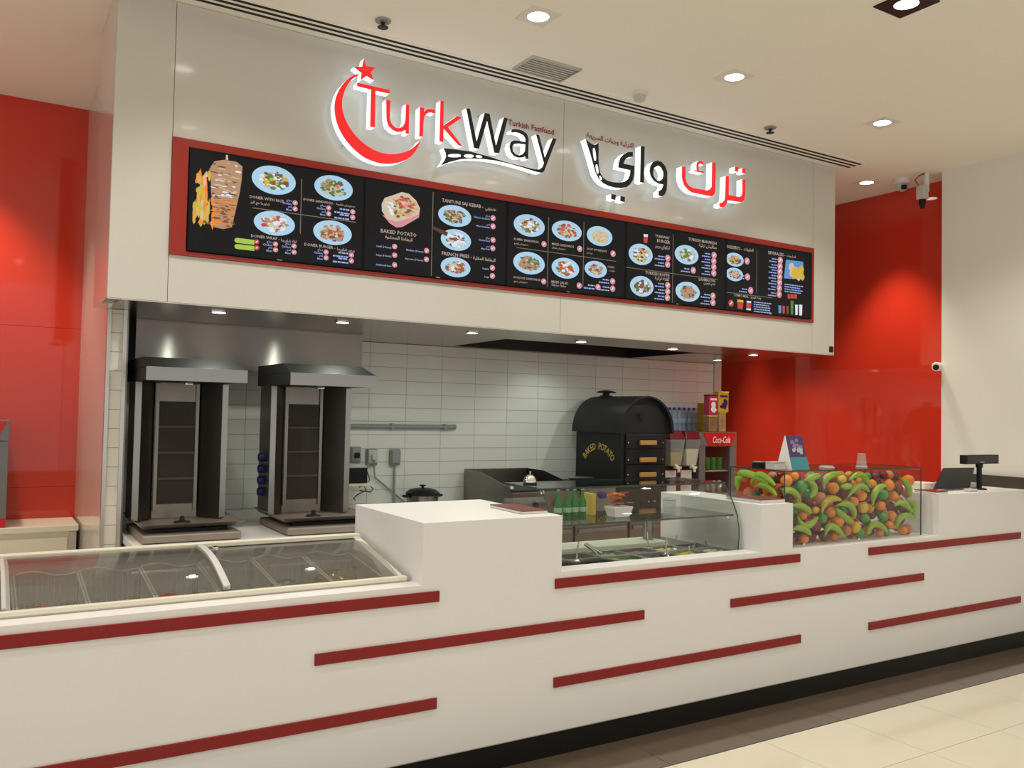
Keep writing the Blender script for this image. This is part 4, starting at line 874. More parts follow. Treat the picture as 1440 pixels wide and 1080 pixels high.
# ------------------------------------------------------------------ on top of the fruit box
ZT = FBZ1+.0062
t = thing('tent_card', 'purple and teal folded tent card standing on the fruit box', 'card', (4.17, .20, ZT))
cx0, cy0 = 4.10, .135
f1 = [(cx0,cy0,ZT),(cx0+.155,cy0+.0,ZT),(cx0+.150,cy0+.055,ZT+.20),(cx0+.005,cy0+.055,ZT+.20)]
f2 = [(cx0,cy0+.115,ZT),(cx0+.155,cy0+.115,ZT),(cx0+.150,cy0+.06,ZT+.20),(cx0+.005,cy0+.06,ZT+.20)]
def slab(q, th): return MB().add([Vector(p) for p in q]+[Vector(p)+Vector((0, th, 0)) for p in q], [(0,1,2,3),(7,6,5,4),(0,4,5,1),(1,5,6,2),(2,6,7,3),(3,7,4,0)])
slab(f1, .0015).build('front_face', M('purple_card', (.055,.03,.13), .4, var=.4, scale=14), t); slab(f2, .0015).build('back_face', 'paper', t)
slab([Vector(f1[0]).lerp(Vector(f1[3]), k)+Vector((0, -.0012, 0)) if i in (0, 3) else Vector(f1[1]).lerp(Vector(f1[2]), k)+Vector((0, -.0012, 0)) for i, k in enumerate((0, 0, .36, .36))], .0005).build('teal_band', M('teal_card', (.05,.24,.30), .4), t)
mb = MB(); random.seed(3)
for i in range(14):
    u, v = random.uniform(.25, .75), random.uniform(.42, .88); p = Vector(f1[0]).lerp(Vector(f1[1]), u).lerp(Vector(f1[3]).lerp(Vector(f1[2]), u), v); blob(mb, p, random.uniform(.010, .026), random.uniform(.008, .02), p.y-.0015-.0001*i, random.choice([0, 1, 0]), 7, .4)
mb.build('printed_motif', [M('lilac_print', (.30,.24,.42), .5), M('pale_print', (.62,.55,.62), .5)], t)
MB().hexa([(cx0-.002,cy0,ZT),(cx0,cy0,ZT),(cx0,cy0+.117,ZT),(cx0-.002,cy0+.117,ZT)], [(cx0+.003,cy0+.055,ZT+.198),(cx0+.005,cy0+.055,ZT+.198),(cx0+.005,cy0+.061,ZT+.198),(cx0+.003,cy0+.061,ZT+.198)]).build('side_gusset', 'paper', t)
t = thing('plastic_cup', 'clear plastic cup standing upside down on the fruit box', 'cup', (4.82, .19, ZT))
MB().lathe([(.034,ZT),(.034,ZT+.008),(.031,ZT+.010),(.024,ZT+.085),(.020,ZT+.088)], (4.82, .19, 0), 18).build('body', 'plasticclear', t, smooth=True)
MB().lathe([(.0345,ZT+.001),(.0355,ZT+.004),(.0345,ZT+.008)], (4.82, .19, 0), 18).build('rolled_rim', 'lgrey', t, smooth=True)
t = thing('napkin_box', 'small grey box on the corner of the fruit box', 'box', (4.03, .20, ZT))
MB().box(3.985, 4.075, .165, .235, ZT, ZT+.040).build('body', 'lgrey', t, bevel=.003); MB().box(3.982, 4.078, .162, .238, ZT+.040, ZT+.046).build('lid', 'alu', t, bevel=.002)
t = thing('round_lid', 'black round jar lid on the back left of the fruit box', 'jar', (4.06, .355, ZT))
MB().lathe([(.040,ZT),(.042,ZT+.004),(.042,ZT+.03),(.038,ZT+.034)], (4.06, .355, 0), 20).build('lid', 'blk', t, smooth=True); MB().lathe([(.030,ZT+.033),(.030,ZT+.037),(.002,ZT+.038)], (4.06, .355, 0), 20).build('top_disc', 'gplastic', t, smooth=True)
t = thing('cup_lid', 'flat clear cup lid lying on the fruit box left of the cup', 'cup lid', (4.52, .22, ZT))
MB().lathe([(.045,ZT),(.046,ZT+.006),(.038,ZT+.008),(.036,ZT+.014),(.002,ZT+.015)], (4.52, .22, 0), 20).build('dome', 'plasticclear', t, smooth=True); MB().lathe([(.0455,ZT+.0005),(.0475,ZT+.003),(.0455,ZT+.0055)], (4.52, .22, 0), 20).build('rim', 'lgrey', t, smooth=True)
# ================================================================== TILL
ZK = 1.1155
t = thing('till_monitor', 'black touch screen till seen from behind on the counter', 'till', (5.93, .25, ZK))
mq = [(5.72,.20,ZK+.012),(6.04,.20,ZK+.010),(6.16,.40,ZK+.145),(5.80,.40,ZK+.150)]
a0 = [Vector(at(1314,690,1,.16)), Vector(at(1365,691,1,.16)), Vector(at(1371,657,1,.30)), Vector(at(1327,657.5,1,.30))]
for p in a0[:2]: p.z = max(p.z, ZK+.026)
nrm = (a0[1]-a0[0]).cross(a0[3]-a0[0]).normalized(); th = -nrm*.022
MB().add(a0+[p+th for p in a0], [(0,1,2,3),(7,6,5,4),(0,4,5,1),(1,5,6,2),(2,6,7,3),(3,7,4,0)]).build('screen_housing', 'blk', t, bevel=.006)
cc = (a0[0]+a0[1]+a0[2]+a0[3])/4
MB().box(cc.x-.09, cc.x+.08, cc.y+.035, cc.y+.22, ZK, ZK+.022).build('foot', 'gplastic', t, bevel=.006); MB().tube([cc+th*.5, cc+Vector((0, .09, -.02)), Vector((cc.x, cc.y+.12, ZK+.01))], .02, 10).build('arm', 'blk', t, smooth=True)
tag(MB().box(5.80, 5.89, .05, .10, ZK, ZK+.020).build('card_reader', 'lgrey', bevel=.005), 'small grey card reader at the foot of the till', 'card reader')
t = thing('customer_display', 'black customer display on a pole beside the till', 'display', (6.10, .16, ZK))
MB().lathe([(.05,ZK),(.05,ZK+.008),(.03,ZK+.012)], (6.10, .16, 0), 20).build('base', 'blk', t, smooth=True)
MB().tube([(6.10, .16, ZK+.008), (6.10, .16, ZK+.185)], .0175, 14).build('pole', 'blk', t, smooth=True); MB().tube([(6.10, .16, ZK+.155), (6.10, .16, ZK+.20)], [.023, .026], 14).build('collar', 'blk', t, smooth=True)
v1, v2 = at(1354, 630, 1, .16), at(1400, 643, 1, .16)
hd = MB().box(v1.x, v2.x, .135, .185, ZK+.183, ZK+.247).build('head', 'blk', t, bevel=.005)
MB().box(v1.x+.012, v2.x-.012, .1335, .135, ZK+.192, ZK+.240).build('lens', M('smoked_lens', (.006,.008,.008), .08), hd); MB().box((v1.x+v2.x)/2-.035, (v1.x+v2.x)/2+.015, .1325, .1335, ZK+.194, ZK+.199).build('maker_mark', 'lgrey', hd)
tag(MB().box(5.60, 5.74, .26, .40, ZK, ZK+.05).build('receipt_printer', 'cream', bevel=.006), 'cream receipt printer left of the till', 'printer')
tag(MB().box(6.04, 6.30, .27, .46, ZK, ZK+.032).build('cash_tray', 'lgrey', bevel=.004), 'flat grey tray behind the customer display', 'tray')
# ================================================================== DONER COUNTER AND GRILLS
bc = thing('doner_counter', 'white counter under the two doner grills', 'counter', (1.45, 1.8, 0))
MB().box(.672, 2.30, 1.08, 2.60, .86, .90).build('worktop', 'white', bc, bevel=.003); MB().box(.69, 2.29, 1.12, 2.55, .0, .86).build('body', 'white', bc)
DX, DY, DZ = .955, 1.30, .90
dn = thing('doner_grill', 'steel upright doner grill beside the tiled column, the left one', 'doner grill', (DX, DY, DZ), 'upright doner grills')
x, y, z = DX, DY, DZ
MB().box(x-.245, x+.245, y, y+.55, z+.004, z+.045).build('base_tray', 'pansteel', dn, bevel=.008)
for sx in (-.2, .2):
    for sy in (.06, .36): MB().lathe([(.016, z), (.016, z+.006)], (x+sx, y+sy, 0), 10).build('foot', 'blk', dn)
MB().box(x-.19, x+.19, y+.08, y+.52, z+.045, z+.0615).build('plinth_block', 'blk', dn)
# flared drip pan
i0 = [(x-.225,y+.10,z+.062),(x+.225,y+.10,z+.062),(x+.225,y+.62,z+.062),(x-.225,y+.62,z+.062)]; o0 = [(x-.255,y+.03,z+.094),(x+.270,y+.03,z+.094),(x+.270,y+.64,z+.094),(x-.255,y+.64,z+.094)]
mb = MB().add([Vector(p) for p in i0+o0]+[Vector(p)+Vector((0, 0, .003)) for p in i0]+[Vector(p)+Vector((0, 0, .0)) for p in [(q[0]*.994+x*.006, q[1]*.994+(y+.27)*.006, q[2]+.001) for q in o0]], [(3,2,1,0),(0,1,5,4),(1,2,6,5),(2,3,7,6),(3,0,4,7),(8,9,10,11),(8,12,13,9),(9,13,14,10),(10,14,15,11),(11,15,12,8),(4,5,13,12),(5,6,14,13),(6,7,15,14),(7,4,12,15)])
mb.build('drip_pan', 'pansteel', dn)
ZT_ = z+.828                                  # underside of the hood
MB().box(x-.12, x+.12, y+.53, y+.60, z+.066, ZT_).build('burner_housing', 'steel', dn)
for sx in (-1, 1):
    MB().box(x+sx*.108-.010, x+sx*.108+.010, y+.515, y+.530, z+.11, ZT_-.002).build('burner_post', 'steel', dn, bevel=.002)
    # wing angled forward, with a folded bright front edge
    a, b = (x+sx*.12, y+.53), (x+sx*.212, y+.38)
    MB().hexa([(a[0],a[1],z+.068),(b[0],b[1],z+.068),(b[0]+sx*.006,b[1]+.004,z+.068),(a[0]+sx*.006,a[1]+.06,z+.068)][::sx], [(a[0],a[1],ZT_),(b[0],b[1],ZT_),(b[0]+sx*.006,b[1]+.004,ZT_),(a[0]+sx*.006,a[1]+.06,ZT_)][::sx]).build('wing', 'wingsteel', dn)
    MB().box(min(b[0], b[0]+sx*.034), max(b[0], b[0]+sx*.034), b[1]-.004, b[1]+.006, z+.075, ZT_-.001).build('wing_edge', 'bsteel', dn, bevel=.002)
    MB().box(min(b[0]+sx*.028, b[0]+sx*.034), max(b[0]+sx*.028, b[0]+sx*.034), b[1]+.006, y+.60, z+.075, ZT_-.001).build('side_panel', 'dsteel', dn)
for k in range(4):
    z0 = z+.145+.147*k; MB().box(x-.096, x+.096, y+.5245, y+.5295, z0, z0+.137).build('burner_mesh', 'burner', dn)
    if k: MB().box(x-.098, x+.098, y+.518, y+.5295, z0-.012, z0+.002).build('burner_bar', 'brownbar', dn, bevel=.002)
    MB().lathe([(.014, 0), (.018, .004), (.016, .022), (.006, .024)], (x+.246, y+.48, z+.20+.068*k), 12, 0).build('gas_knob', 'blk', dn, smooth=True)
MB().lathe([(.045,z+.066),(.04,z+.074),(.014,z+.078),(.010,z+.10),(.003,z+.103)], (x+.0, y+.30, 0), 14).build('spit_socket', 'blk', dn, smooth=True)
hb_ = MB().box(x-.250, x+.250, y+.006, y+.66, ZT_+.001, ZT_+.066); ho = hb_.build('hood', 'darkhood', dn, bevel=.003)
MB().hexa([(x-.250,y+.006,ZT_+.067),(x+.250,y+.006,ZT_+.067),(x+.250,y+.66,ZT_+.067),(x-.250,y+.66,ZT_+.067)], [(x-.250,y+.14,ZT_+.122),(x+.215,y+.14,ZT_+.122),(x+.215,y+.66,ZT_+.122),(x-.250,y+.66,ZT_+.122)]).build('hood_slope', 'darkhood', ho)
MB().box(x-.252, x+.252, y, y+.0055, ZT_-.002, ZT_+.067).build('hood_front', 'bsteel', ho, bevel=.0015)
MB().lathe([(.03, ZT_-.012), (.03, ZT_+.001)], (x+.02, y+.30, 0), 14).build('spit_bearing', 'chrome', ho)
d2 = copy_tree(dn); d2.location.x += .735
for k in range(4):
    o = MB().lathe([(.010, -.032), (.022, -.030), (.026, -.004), (.024, 0)], (x+.735-.246, y+.50, z+.20+.068*k), 14, 0).build('gas_knob', 'blue', d2, smooth=True)
d2['label'] = 'steel upright doner grill next to the wall sockets, the right one'
# extraction skirt behind the grills
t = thing('extraction_skirt', 'brushed steel hood skirt hanging above the two doner grills', 'extractor hood', (1.47, 2.4, 1.82))
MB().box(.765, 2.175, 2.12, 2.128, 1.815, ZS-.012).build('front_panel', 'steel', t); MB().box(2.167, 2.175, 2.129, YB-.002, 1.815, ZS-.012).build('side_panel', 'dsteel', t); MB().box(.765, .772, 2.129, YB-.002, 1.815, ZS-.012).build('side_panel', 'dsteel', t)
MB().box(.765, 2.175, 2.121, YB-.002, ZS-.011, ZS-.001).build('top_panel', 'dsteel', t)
MB().box(.773, 2.166, 2.13, YB-.01, ZS-.06, ZS-.05).build('filter_panel', 'hoodin', t)
# ================================================================== BACK WALL FITTINGS
YW = YB
t = thing('wall_pipe', 'grey pipe running along the back wall tiles', 'pipe', (2.7, YW-.03, 1.475))
MB().tube([(1.95, YW-.028, 1.475), (3.175, YW-.028, 1.475)], .017, 12).build('tube', 'gplastic', t, smooth=True); MB().tube([(3.17, YW-.028, 1.475), (3.19, YW-.028, 1.475)], .020, 12).build('end_cap', 'gplastic', t, smooth=True)
for xx in (2.2, 2.65, 3.1): MB().box(xx-.012, xx+.012, YW-.045, YW, 1.452, 1.498).build('bracket', 'gplastic', t, bevel=.003)
def socket(px, py, label, plug=True, light=False):
    c = at(px, py, 1, YW-.03)
    t = thing('wall_socket', label, 'socket', (c.x, YW, c.z), 'grey weatherproof sockets')
    MB().box(c.x-.042, c.x+.042, YW-.035, YW-.0005, c.z-.062, c.z+.062).build('box', 'gplastic', t, bevel=.008)
    MB().box(c.x-.036, c.x+.036, YW-.052, YW-.0355, c.z-.045, c.z+.055).build('cover', 'lgrey' if light else 'gplastic', t, bevel=.008)
    if plug: MB().box(c.x-.018, c.x+.018, YW-.078, YW-.0525, c.z-.02, c.z+.02).build('plug', 'lgrey' if light else 'blk', t, bevel=.006)
    return c
c1 = socket(500, 640, 'grey wall socket above the small black printer'); c2 = socket(523.5, 643, 'wall socket with a pale plug, middle of three', light=True); c3 = socket(556, 643, 'grey wall socket with the straight conduit below, rightmost', False)
tag(MB().tube([(c3.x, YW-.02, c3.z-.0625), (c3.x, YW-.02, .88)], .009, 8).build('conduit', 'gplastic', smooth=True), 'straight grey conduit running down from the rightmost socket', 'conduit')
tag(MB().tube([(c2.x, YW-.07, c2.z-.02), (c2.x+.01, YW-.05, c2.z-.10), (c2.x+.03, YW-.02, c2.z-.15), (c2.x+.27, YW-.018, .905), (c2.x+.29, YW-.018, .885)], .006, 8).build('cable', 'gplastic', smooth=True), 'grey cable running diagonally down from the middle socket', 'cable')
p = at(500, 690, 1, 2.55)
t = thing('wall_shelf', 'small white wall shelf carrying the black printer', 'shelf', (p.x, 2.6, 1.06)); px_ = at(495, 680, 1, 2.52).x
MB().box(px_-.12, px_+.11, 2.42, YW-.001, 1.055, 1.075).build('board', 'cream', t, bevel=.002); MB().box(px_-.03, px_+.0, 2.5, YW-.001, .96, 1.055).build('bracket', 'cream', t)
t = thing('label_printer', 'small black printer on the white wall shelf', 'printer', (px_, 2.52, 1.0755))
MB().box(px_-.11, px_+.085, 2.44, 2.62, 1.0755, 1.185).build('body', 'blk', t, bevel=.006); MB().hexa([(px_-.11,2.44,1.186),(px_+.085,2.44,1.186),(px_+.085,2.62,1.186),(px_-.11,2.62,1.186)], [(px_-.10,2.46,1.215),(px_+.07,2.46,1.205),(px_+.07,2.60,1.205),(px_-.10,2.60,1.215)]).build('lid', 'lgrey', t, bevel=.003)
def cable(pp, label, r=.004): tag(MB().tube([at(a, b, 1, yy) for a, b, yy in pp], r, 6).build('power_cable', 'blk', smooth=True), label, 'cable', 'black cables by the printer')
cable([(511,657,2.66),(517,665,2.6),(520,675,2.58),(512,683,2.56),(505,685,2.55),(518,680,2.6),(525,688,2.6),(521,692,2.6),(506,690,2.55)], 'black cable looping beside the small printer')
cable([(513,660,2.66),(510,672,2.62),(514,690,2.6),(502,696,2.60),(497,701,2.62),(500,703,2.63)], 'black cable hanging down below the printer shelf')
kc = thing('back_counter', 'low white counter along the tiled back wall', 'counter', (2.8, 2.5, 0))
MB().box(2.301, 3.24, 2.08, YW-.001, .84, .875).build('worktop', 'white', kc, bevel=.003); MB().box(2.31, 3.23, 2.12, YW-.01, 0, .84).build('body', 'white', kc)
t = thing('slow_cooker', 'steel slow cooker with black lid on the back counter', 'cooker', (2.86, 2.48, .8755)); X_, Y_ = 2.825, 2.48
MB().lathe([(.105,.8755),(.115,.88),(.118,.985),(.112,.99)], (X_, Y_, 0), 28).build('pot', 'steel', t, smooth=True); MB().lathe([(.122,.972),(.126,.978),(.126,.992),(.118,.998)], (X_, Y_, 0), 28).build('rim', 'blk', t, smooth=True)
ld = MB().lathe([(.117,.998),(.10,1.012),(.05,1.024),(.004,1.026)], (X_, Y_, 0), 28).build('lid', 'blk', t, smooth=True); MB().lathe([(.010,1.024),(.009,1.034),(.026,1.042),(.022,1.048),(.003,1.05)], (X_, Y_, 0), 14).build('knob', 'blk', ld, smooth=True)
for sx in (-1, 1): MB().tube([(X_+sx*.118, Y_-.03, .965), (X_+sx*.15, Y_-.02, .968), (X_+sx*.15, Y_+.02, .968), (X_+sx*.118, Y_+.03, .965)], .009, 8).build('handle', 'blk', t, smooth=True)
# ================================================================== STEEL WORKTOP, GRIDDLE, FRYER, OVEN
wt = thing('steel_worktop', 'low stainless steel refrigerated worktop with doors under the oven', 'worktop', (4.0, 2.25, 0))
MB().box(3.245, 4.84, 1.86, YW-.001, .79, .83).build('worktop', 'dsteel', wt, bevel=.003); MB().box(3.25, 4.83, 1.90, YW-.01, .05, .79).build('body', 'dsteel', wt)
for k in range(3):
    x0 = 3.27+.52*k; dr = MB().box(x0, x0+.50, 1.872, 1.899, .12, .765).build('door', 'dsteel', wt, bevel=.004); MB().box(x0+.02, x0+.48, 1.855, 1.873, .715, .745).build('handle', 'steel', dr, bevel=.006)
gd = thing('griddle', 'stainless steel griddle with raised splash guard in front of the tiles', 'griddle', (3.57, 2.3, .83)); gx0, gx1, gy0, gy1 = 3.27, 3.86, 1.92, 2.66
MB().box(gx0, gx1, gy0, gy1, .8305, 1.02).build('body', 'dsteel', gd, bevel=.003); MB().box(gx0+.03, gx1-.03, gy0+.06, gy1-.02, 1.02, 1.032).build('plate', 'hoodin', gd)
MB().box(gx0, gx1, gy1-.012, gy1, 1.02, 1.145).build('back_splash', 'dsteel', gd)
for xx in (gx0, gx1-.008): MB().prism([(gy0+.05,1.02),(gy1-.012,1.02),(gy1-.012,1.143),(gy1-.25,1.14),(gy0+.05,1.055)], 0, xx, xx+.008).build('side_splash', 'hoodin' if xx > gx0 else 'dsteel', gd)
for k in range(2): MB().lathe([(.012, -.03), (.024, -.028), (.026, -.004), (.018, 0)], (gx0+.18+.2*k, gy0, .93), 14, 1).build('knob', 'blk', gd, smooth=True)
tag(MB().box(3.72, 3.80, 2.05, 2.09, 1.0325, 1.06).build('griddle_scraper', M('red_handle', (.22,.06,.03), .5), bevel=.006), 'reddish scraper handle lying on the griddle', 'scraper')
fy = thing('fryer', 'stainless countertop fryer with blue knobs left of the oven', 'fryer', (4.03, 2.2, .83))
MB().box(3.875, 4.19, 1.90, 2.55, .8305, 1.05).build('body', 'steel', fy, bevel=.004); MB().box(3.90, 4.165, 2.0, 2.5, 1.05, 1.056).build('well', 'hoodin', fy)
for xx in (3.94, 4.055): MB().lathe([(.012, -.028), (.026, -.026), (.030, -.004), (.030, 0)], (xx, 1.90, .985), 16, 1).build('knob', 'blue', fy, smooth=True)
t = thing('steel_bowl', 'shallow steel bowl standing on the fryer beside the oven', 'bowl', (4.05, 2.2, 1.056)); MB().lathe([(.05,1.0565),(.085,1.075),(.10,1.095),(.104,1.096),(.10,1.094),(.08,1.078),(.04,1.062)], (4.06, 2.18, 0), 24).build('shell', 'alu', t, smooth=True); MB().lathe([(.101,1.094),(.106,1.097),(.101,1.099)], (4.06, 2.18, 0), 24).build('rim', 'alu', t, smooth=True)
ov = thing('potato_oven', 'black arched baked potato oven with wooden drawer handles', 'oven', (4.47, 2.2, .83))
OX0, OX1, OY0, OY1 = 4.24, 4.70, 1.91, 2.50
MB().box(OX0-.01, OX1+.01, OY0-.01, OY1, .8305, 1.088).build('base_cabinet', 'enamel', ov, bevel=.004)
MB().box(OX0, OX1, OY0, OY1, 1.088, 1.46).build('body', 'enamel', ov, bevel=.003)
def arch(rx, rz, n=20, z0=1.455): return [(4.47+rx*math.cos(math.pi*i/n), z0+rz*math.sin(math.pi*i/n)**.92) for i in range(n+1)]
A1, A2 = arch(.268, .295), arch(.255, .282)
MB().prism(A1+A2[::-1], 1, OY0-.045, OY1+.01).build('arched_roof', 'enamel', ov, smooth=True)
MB().prism(A2, 1, OY0, OY1).build('arch_infill', 'enamel', ov)
MB().prism([(4.47+.275*math.cos(math.pi*i/20), 1.450+.300*math.sin(math.pi*i/20)**.92) for i in range(21)]+A1[::-1], 1, OY0-.047, OY0-.038).build('roof_lip', 'enamel', ov, smooth=True)
for k, z0 in enumerate((1.335, 1.205, 1.095)):
    dr = MB().box(OX0+.04, OX1-.03, OY0-.014, OY0, z0, z0+(.122 if k else .115)).build('drawer', 'enamel', ov, bevel=.003)
    zc = (1.382, 1.248, 1.132)[k]; MB().box(4.40, 4.565, OY0-.050, OY0-.030, zc-.018, zc+.018).build('handle', 'wood', dr, bevel=.005)
    for xx in (4.43, 4.535): MB().tube([(xx, OY0-.014, zc), (xx, OY0-.03, zc)], .006, 8).build('handle_post', 'chrome', dr)
    for xx in (4.30, 4.655): MB().lathe([(.002, -.006), (.006, -.005), (.007, 0)], (xx, OY0-.014, zc), 10, 1).build('screw', 'chrome', dr)
MB().lathe([(.03, -.03), (.006, -.02), (.006, 0)], (4.43, OY0, 1.60), 10, 1).build('door_knob', 'blk', ov, smooth=True)
for xx, mt in ((4.46, 'blk'), (4.52, 'gplastic'), (4.58, 'gplastic'), (4.66, 'chrome')): MB().lathe([(.004, -.022), (.018, -.02), (.02, -.002), (.02, 0)] if mt == 'blk' else [(.002, -.008), (.007, -.006), (.008, 0)], (xx, OY0-.01, .918), 12, 1).build('control_knob', mt, ov, smooth=True)
vt = MB().lathe([(.03,1.745),(.03,1.775),(.012,1.778)], (4.47, 2.40, 0), 14).build('flue', 'enamel', ov, smooth=True)
MB().lathe([(.055,1.745),(.05,1.757),(.03,1.758)], (4.47, 2.40, 0), 18).build('flue_collar', 'enamel', vt, smooth=True); MB().lathe([(.012,1.776),(.085,1.778),(.075,1.790),(.03,1.800),(.003,1.802)], (4.47, 2.40, 0), 20).build('flue_cap', 'enamel', vt, smooth=True)
# arched gold lettering on the side of the oven
word = 'BAKED POTATO'; pa, pb, pm = at(823, 643, 0, OX0-.001), at(860, 645, 0, OX0-.001), at(842, 626, 0, OX0-.001)
mb = MB(); cu = (pa.y+pb.y)/2; half = abs(pa.y-pb.y)/2*.93; sag = .075; R_ = (half*half+sag*sag)/(2*sag); zc = (pa.z+pb.z)/2+sag-R_-.004; amax = math.asin(min(1, half/R_))
UY = Vector((0, -1, 0))
for i, ch in enumerate(word):
    if ch == ' ' : mb.build('gold_word', 'gold', ov); mb = MB(); continue
    a = -amax+2*amax*i/(len(word)-1); o = Vector((OX0-.0012, cu, zc))+UY*(R_*math.sin(a))+EZ*(R_*math.cos(a))
    ux = UY*math.cos(a)-EZ*math.sin(a); uz = UY*math.sin(a)+EZ*math.cos(a); vs_, fs_ = text_verts(ch, 2); w_ = (min(v[0] for v in vs_)+max(v[0] for v in vs_))/2
    mb.add([o+ux*((v[0]-w_)*.062)+uz*(v[1]*.075) for v in vs_], fs_)
mb.build('gold_word', 'gold', ov)

# ================================================================== DRINKS CORNER
dc = thing('drinks_counter', 'white counter carrying the juice dispenser and drinks fridge', 'counter', (5.4, 2.35, 0))
MB().box(4.90, 5.98, 2.02, YW-.001, .82, .86).build('worktop', 'white', dc, bevel=.003); MB().box(4.91, 5.97, 2.05, YW-.01, 0, .82).build('body', 'white', dc)
jx0, jx1, jy = 4.955, 5.315, 2.14
jd = thing('juice_dispenser', 'twin bowl juice dispenser with maroon lids beside the oven', 'juice dispenser', ((jx0+jx1)/2, 2.3, .86))
MB().box(jx0+.02, jx1-.02, jy+.10, jy+.32, .8605, 1.14).build('body', 'maroon', jd, bevel=.01)
for k in range(2):
    x0 = jx0+.18*k; x1 = x0+.174
    MB().box(x0+.025, x1-.025, jy+.085, jy+.10, .90, 1.13).build('front_panel', 'paper', jd, bevel=.004)
    bw = MB().hexa([(x0+.03,jy+.02,1.17),(x1-.03,jy+.02,1.17),(x1-.02,jy+.30,1.15),(x0+.02,jy+.30,1.15)], [(x0,jy,1.40),(x1,jy,1.40),(x1,jy+.32,1.40),(x0,jy+.32,1.40)]).build('bowl', 'plasticclear', jd, bevel=.01)
    zt = 1.29 if k == 0 else 1.315
    MB().hexa([(x0+.034,jy+.026,1.175),(x1-.034,jy+.026,1.175),(x1-.024,jy+.29,1.155),(x0+.024,jy+.29,1.155)], [(x0+.016,jy+.012,zt),(x1-.016,jy+.012,zt),(x1-.012,jy+.30,zt),(x0+.012,jy+.30,zt)]).build('juice', 'juice' if k == 0 else 'milk', bw)
    MB().tube([((x0+x1)/2, jy+.03, 1.18), ((x0+x1)/2, jy-.01, 1.155), ((x0+x1)/2, jy-.012, 1.12)], .014, 10).build('tap', 'milk', jd, smooth=True); MB().box((x0+x1)/2-.03, (x0+x1)/2+.03, jy-.02, jy+.02, 1.15, 1.17).build('tap_lever', 'milk', jd, bevel=.004)
    MB().hexa([(x0-.003,jy-.003,1.40),(x1+.003,jy-.003,1.40),(x1+.003,jy+.323,1.40),(x0-.003,jy+.323,1.40)], [(x0+.02,jy+.03,1.47),(x1-.02,jy+.03,1.47),(x1-.02,jy+.30,1.47),(x0+.02,jy+.30,1.47)]).build('lid', 'maroon', jd, bevel=.006)
MB().box(jx0+.02, jx1-.02, jy-.04, jy+.09, .8605, .885).build('drip_tray', 'blk', jd, bevel=.004)
qx0, qx1, qy0, qy1, qz0, qz1 = 5.345, 5.80, 2.20, 2.60, .8605, 1.462
cf = thing('drinks_fridge', 'small grey drinks fridge with red header and glass door', 'fridge', ((qx0+qx1)/2, 2.4, qz0))
def fridge(cf, qx0, qx1, qy0, qy1, qz0, qz1, lettering=True):
    MB().box(qx0, qx0+.03, qy0+.03, qy1, qz0, qz1).box(qx1-.03, qx1, qy0+.03, qy1, qz0, qz1).box(qx0+.03, qx1-.03, qy1-.02, qy1, qz0, qz1).box(qx0+.03, qx1-.03, qy0+.03, qy1-.02, qz0, qz0+.05).box(qx0+.03, qx1-.03, qy0+.03, qy1-.02, qz1-.13, qz1).build('cabinet', 'fridge', cf)
    dr = MB().box(qx0, qx0+.075, qy0, qy0+.028, qz0, qz1-.125).box(qx1-.075, qx1, qy0, qy0+.028, qz0, qz1-.125).box(qx0+.075, qx1-.075, qy0, qy0+.028, qz0, qz0+.06).build('door', 'fridge', cf, bevel=.003)
    MB().box(qx0+.075, qx1-.075, qy0+.010, qy0+.015, qz0+.06, qz1-.125).build('door_glass', 'glass', dr)
    MB().box(qx0, qx1, qy0, qy0+.029, qz1-.123, qz1).build('header_box', 'fridge', cf, bevel=.003)
    hp = MB().prism([(qx0+.04,qz1-.006),(qx1-.012,qz1-.006),(qx1-.065,qz1-.122),(qx0+.11,qz1-.122)], 1, qy0-.006, qy0-.0005).build('header_panel', 'coke', cf)
    if lettering:
        mb = MB(); text_on(mb, 'Coca-Cola', (qx0+.155, qy0-.0068, qz1-.095), EX, EZ, width=.215, res=3, shear=.35); mb.v = [(v[0], v[1], (qz1-.095)+(v[2]-(qz1-.095))*1.6) for v in mb.v]; mb.build('script_lettering', 'wprint', hp)
    for z0 in (qz0+.25, ): MB().box(qx0+.032, qx1-.032, qy0+.05, qy1-.025, z0, z0+.006).build('shelf', 'wire', cf)
fridge(cf, qx0, qx1, qy0, qy1, qz0, qz1)
can0 = {}
G6 = 'cans in the drinks fridge'
for r, z0 in enumerate((qz0+.051, qz0+.2565)):
    for k in range(4):
        kind = 'alu' if r == 0 else ('peach' if k == 0 else 'bottle'); xx = qx0+.115+.075*k; yy = qy0+.10
        lab = ('%s silver can from the left on the lower fridge shelf' % ORD[k]) if r == 0 else ('orange can on the upper fridge shelf' if k == 0 else '%s green can from the left on the upper fridge shelf' % ORD[k-1])
        if kind not in can0:
            t = thing('drink_can', lab, 'can', (xx, yy, z0), G6); can0[kind] = t
            MB().lathe([(.026, z0), (.031, z0+.006), (.031, z0+.10), (.026, z0+.112)], (xx, yy, 0), 16).build('body', kind, t, smooth=True); MB().lathe([(.027, z0+.112), (.027, z0+.116), (.024, z0+.113)], (xx, yy, 0), 16).build('lid', 'alu' if kind != 'bottle' else 'lime', t, smooth=True)
        else: t = copy_tree(can0[kind]); t.location = (xx, yy, z0); t['label'] = lab
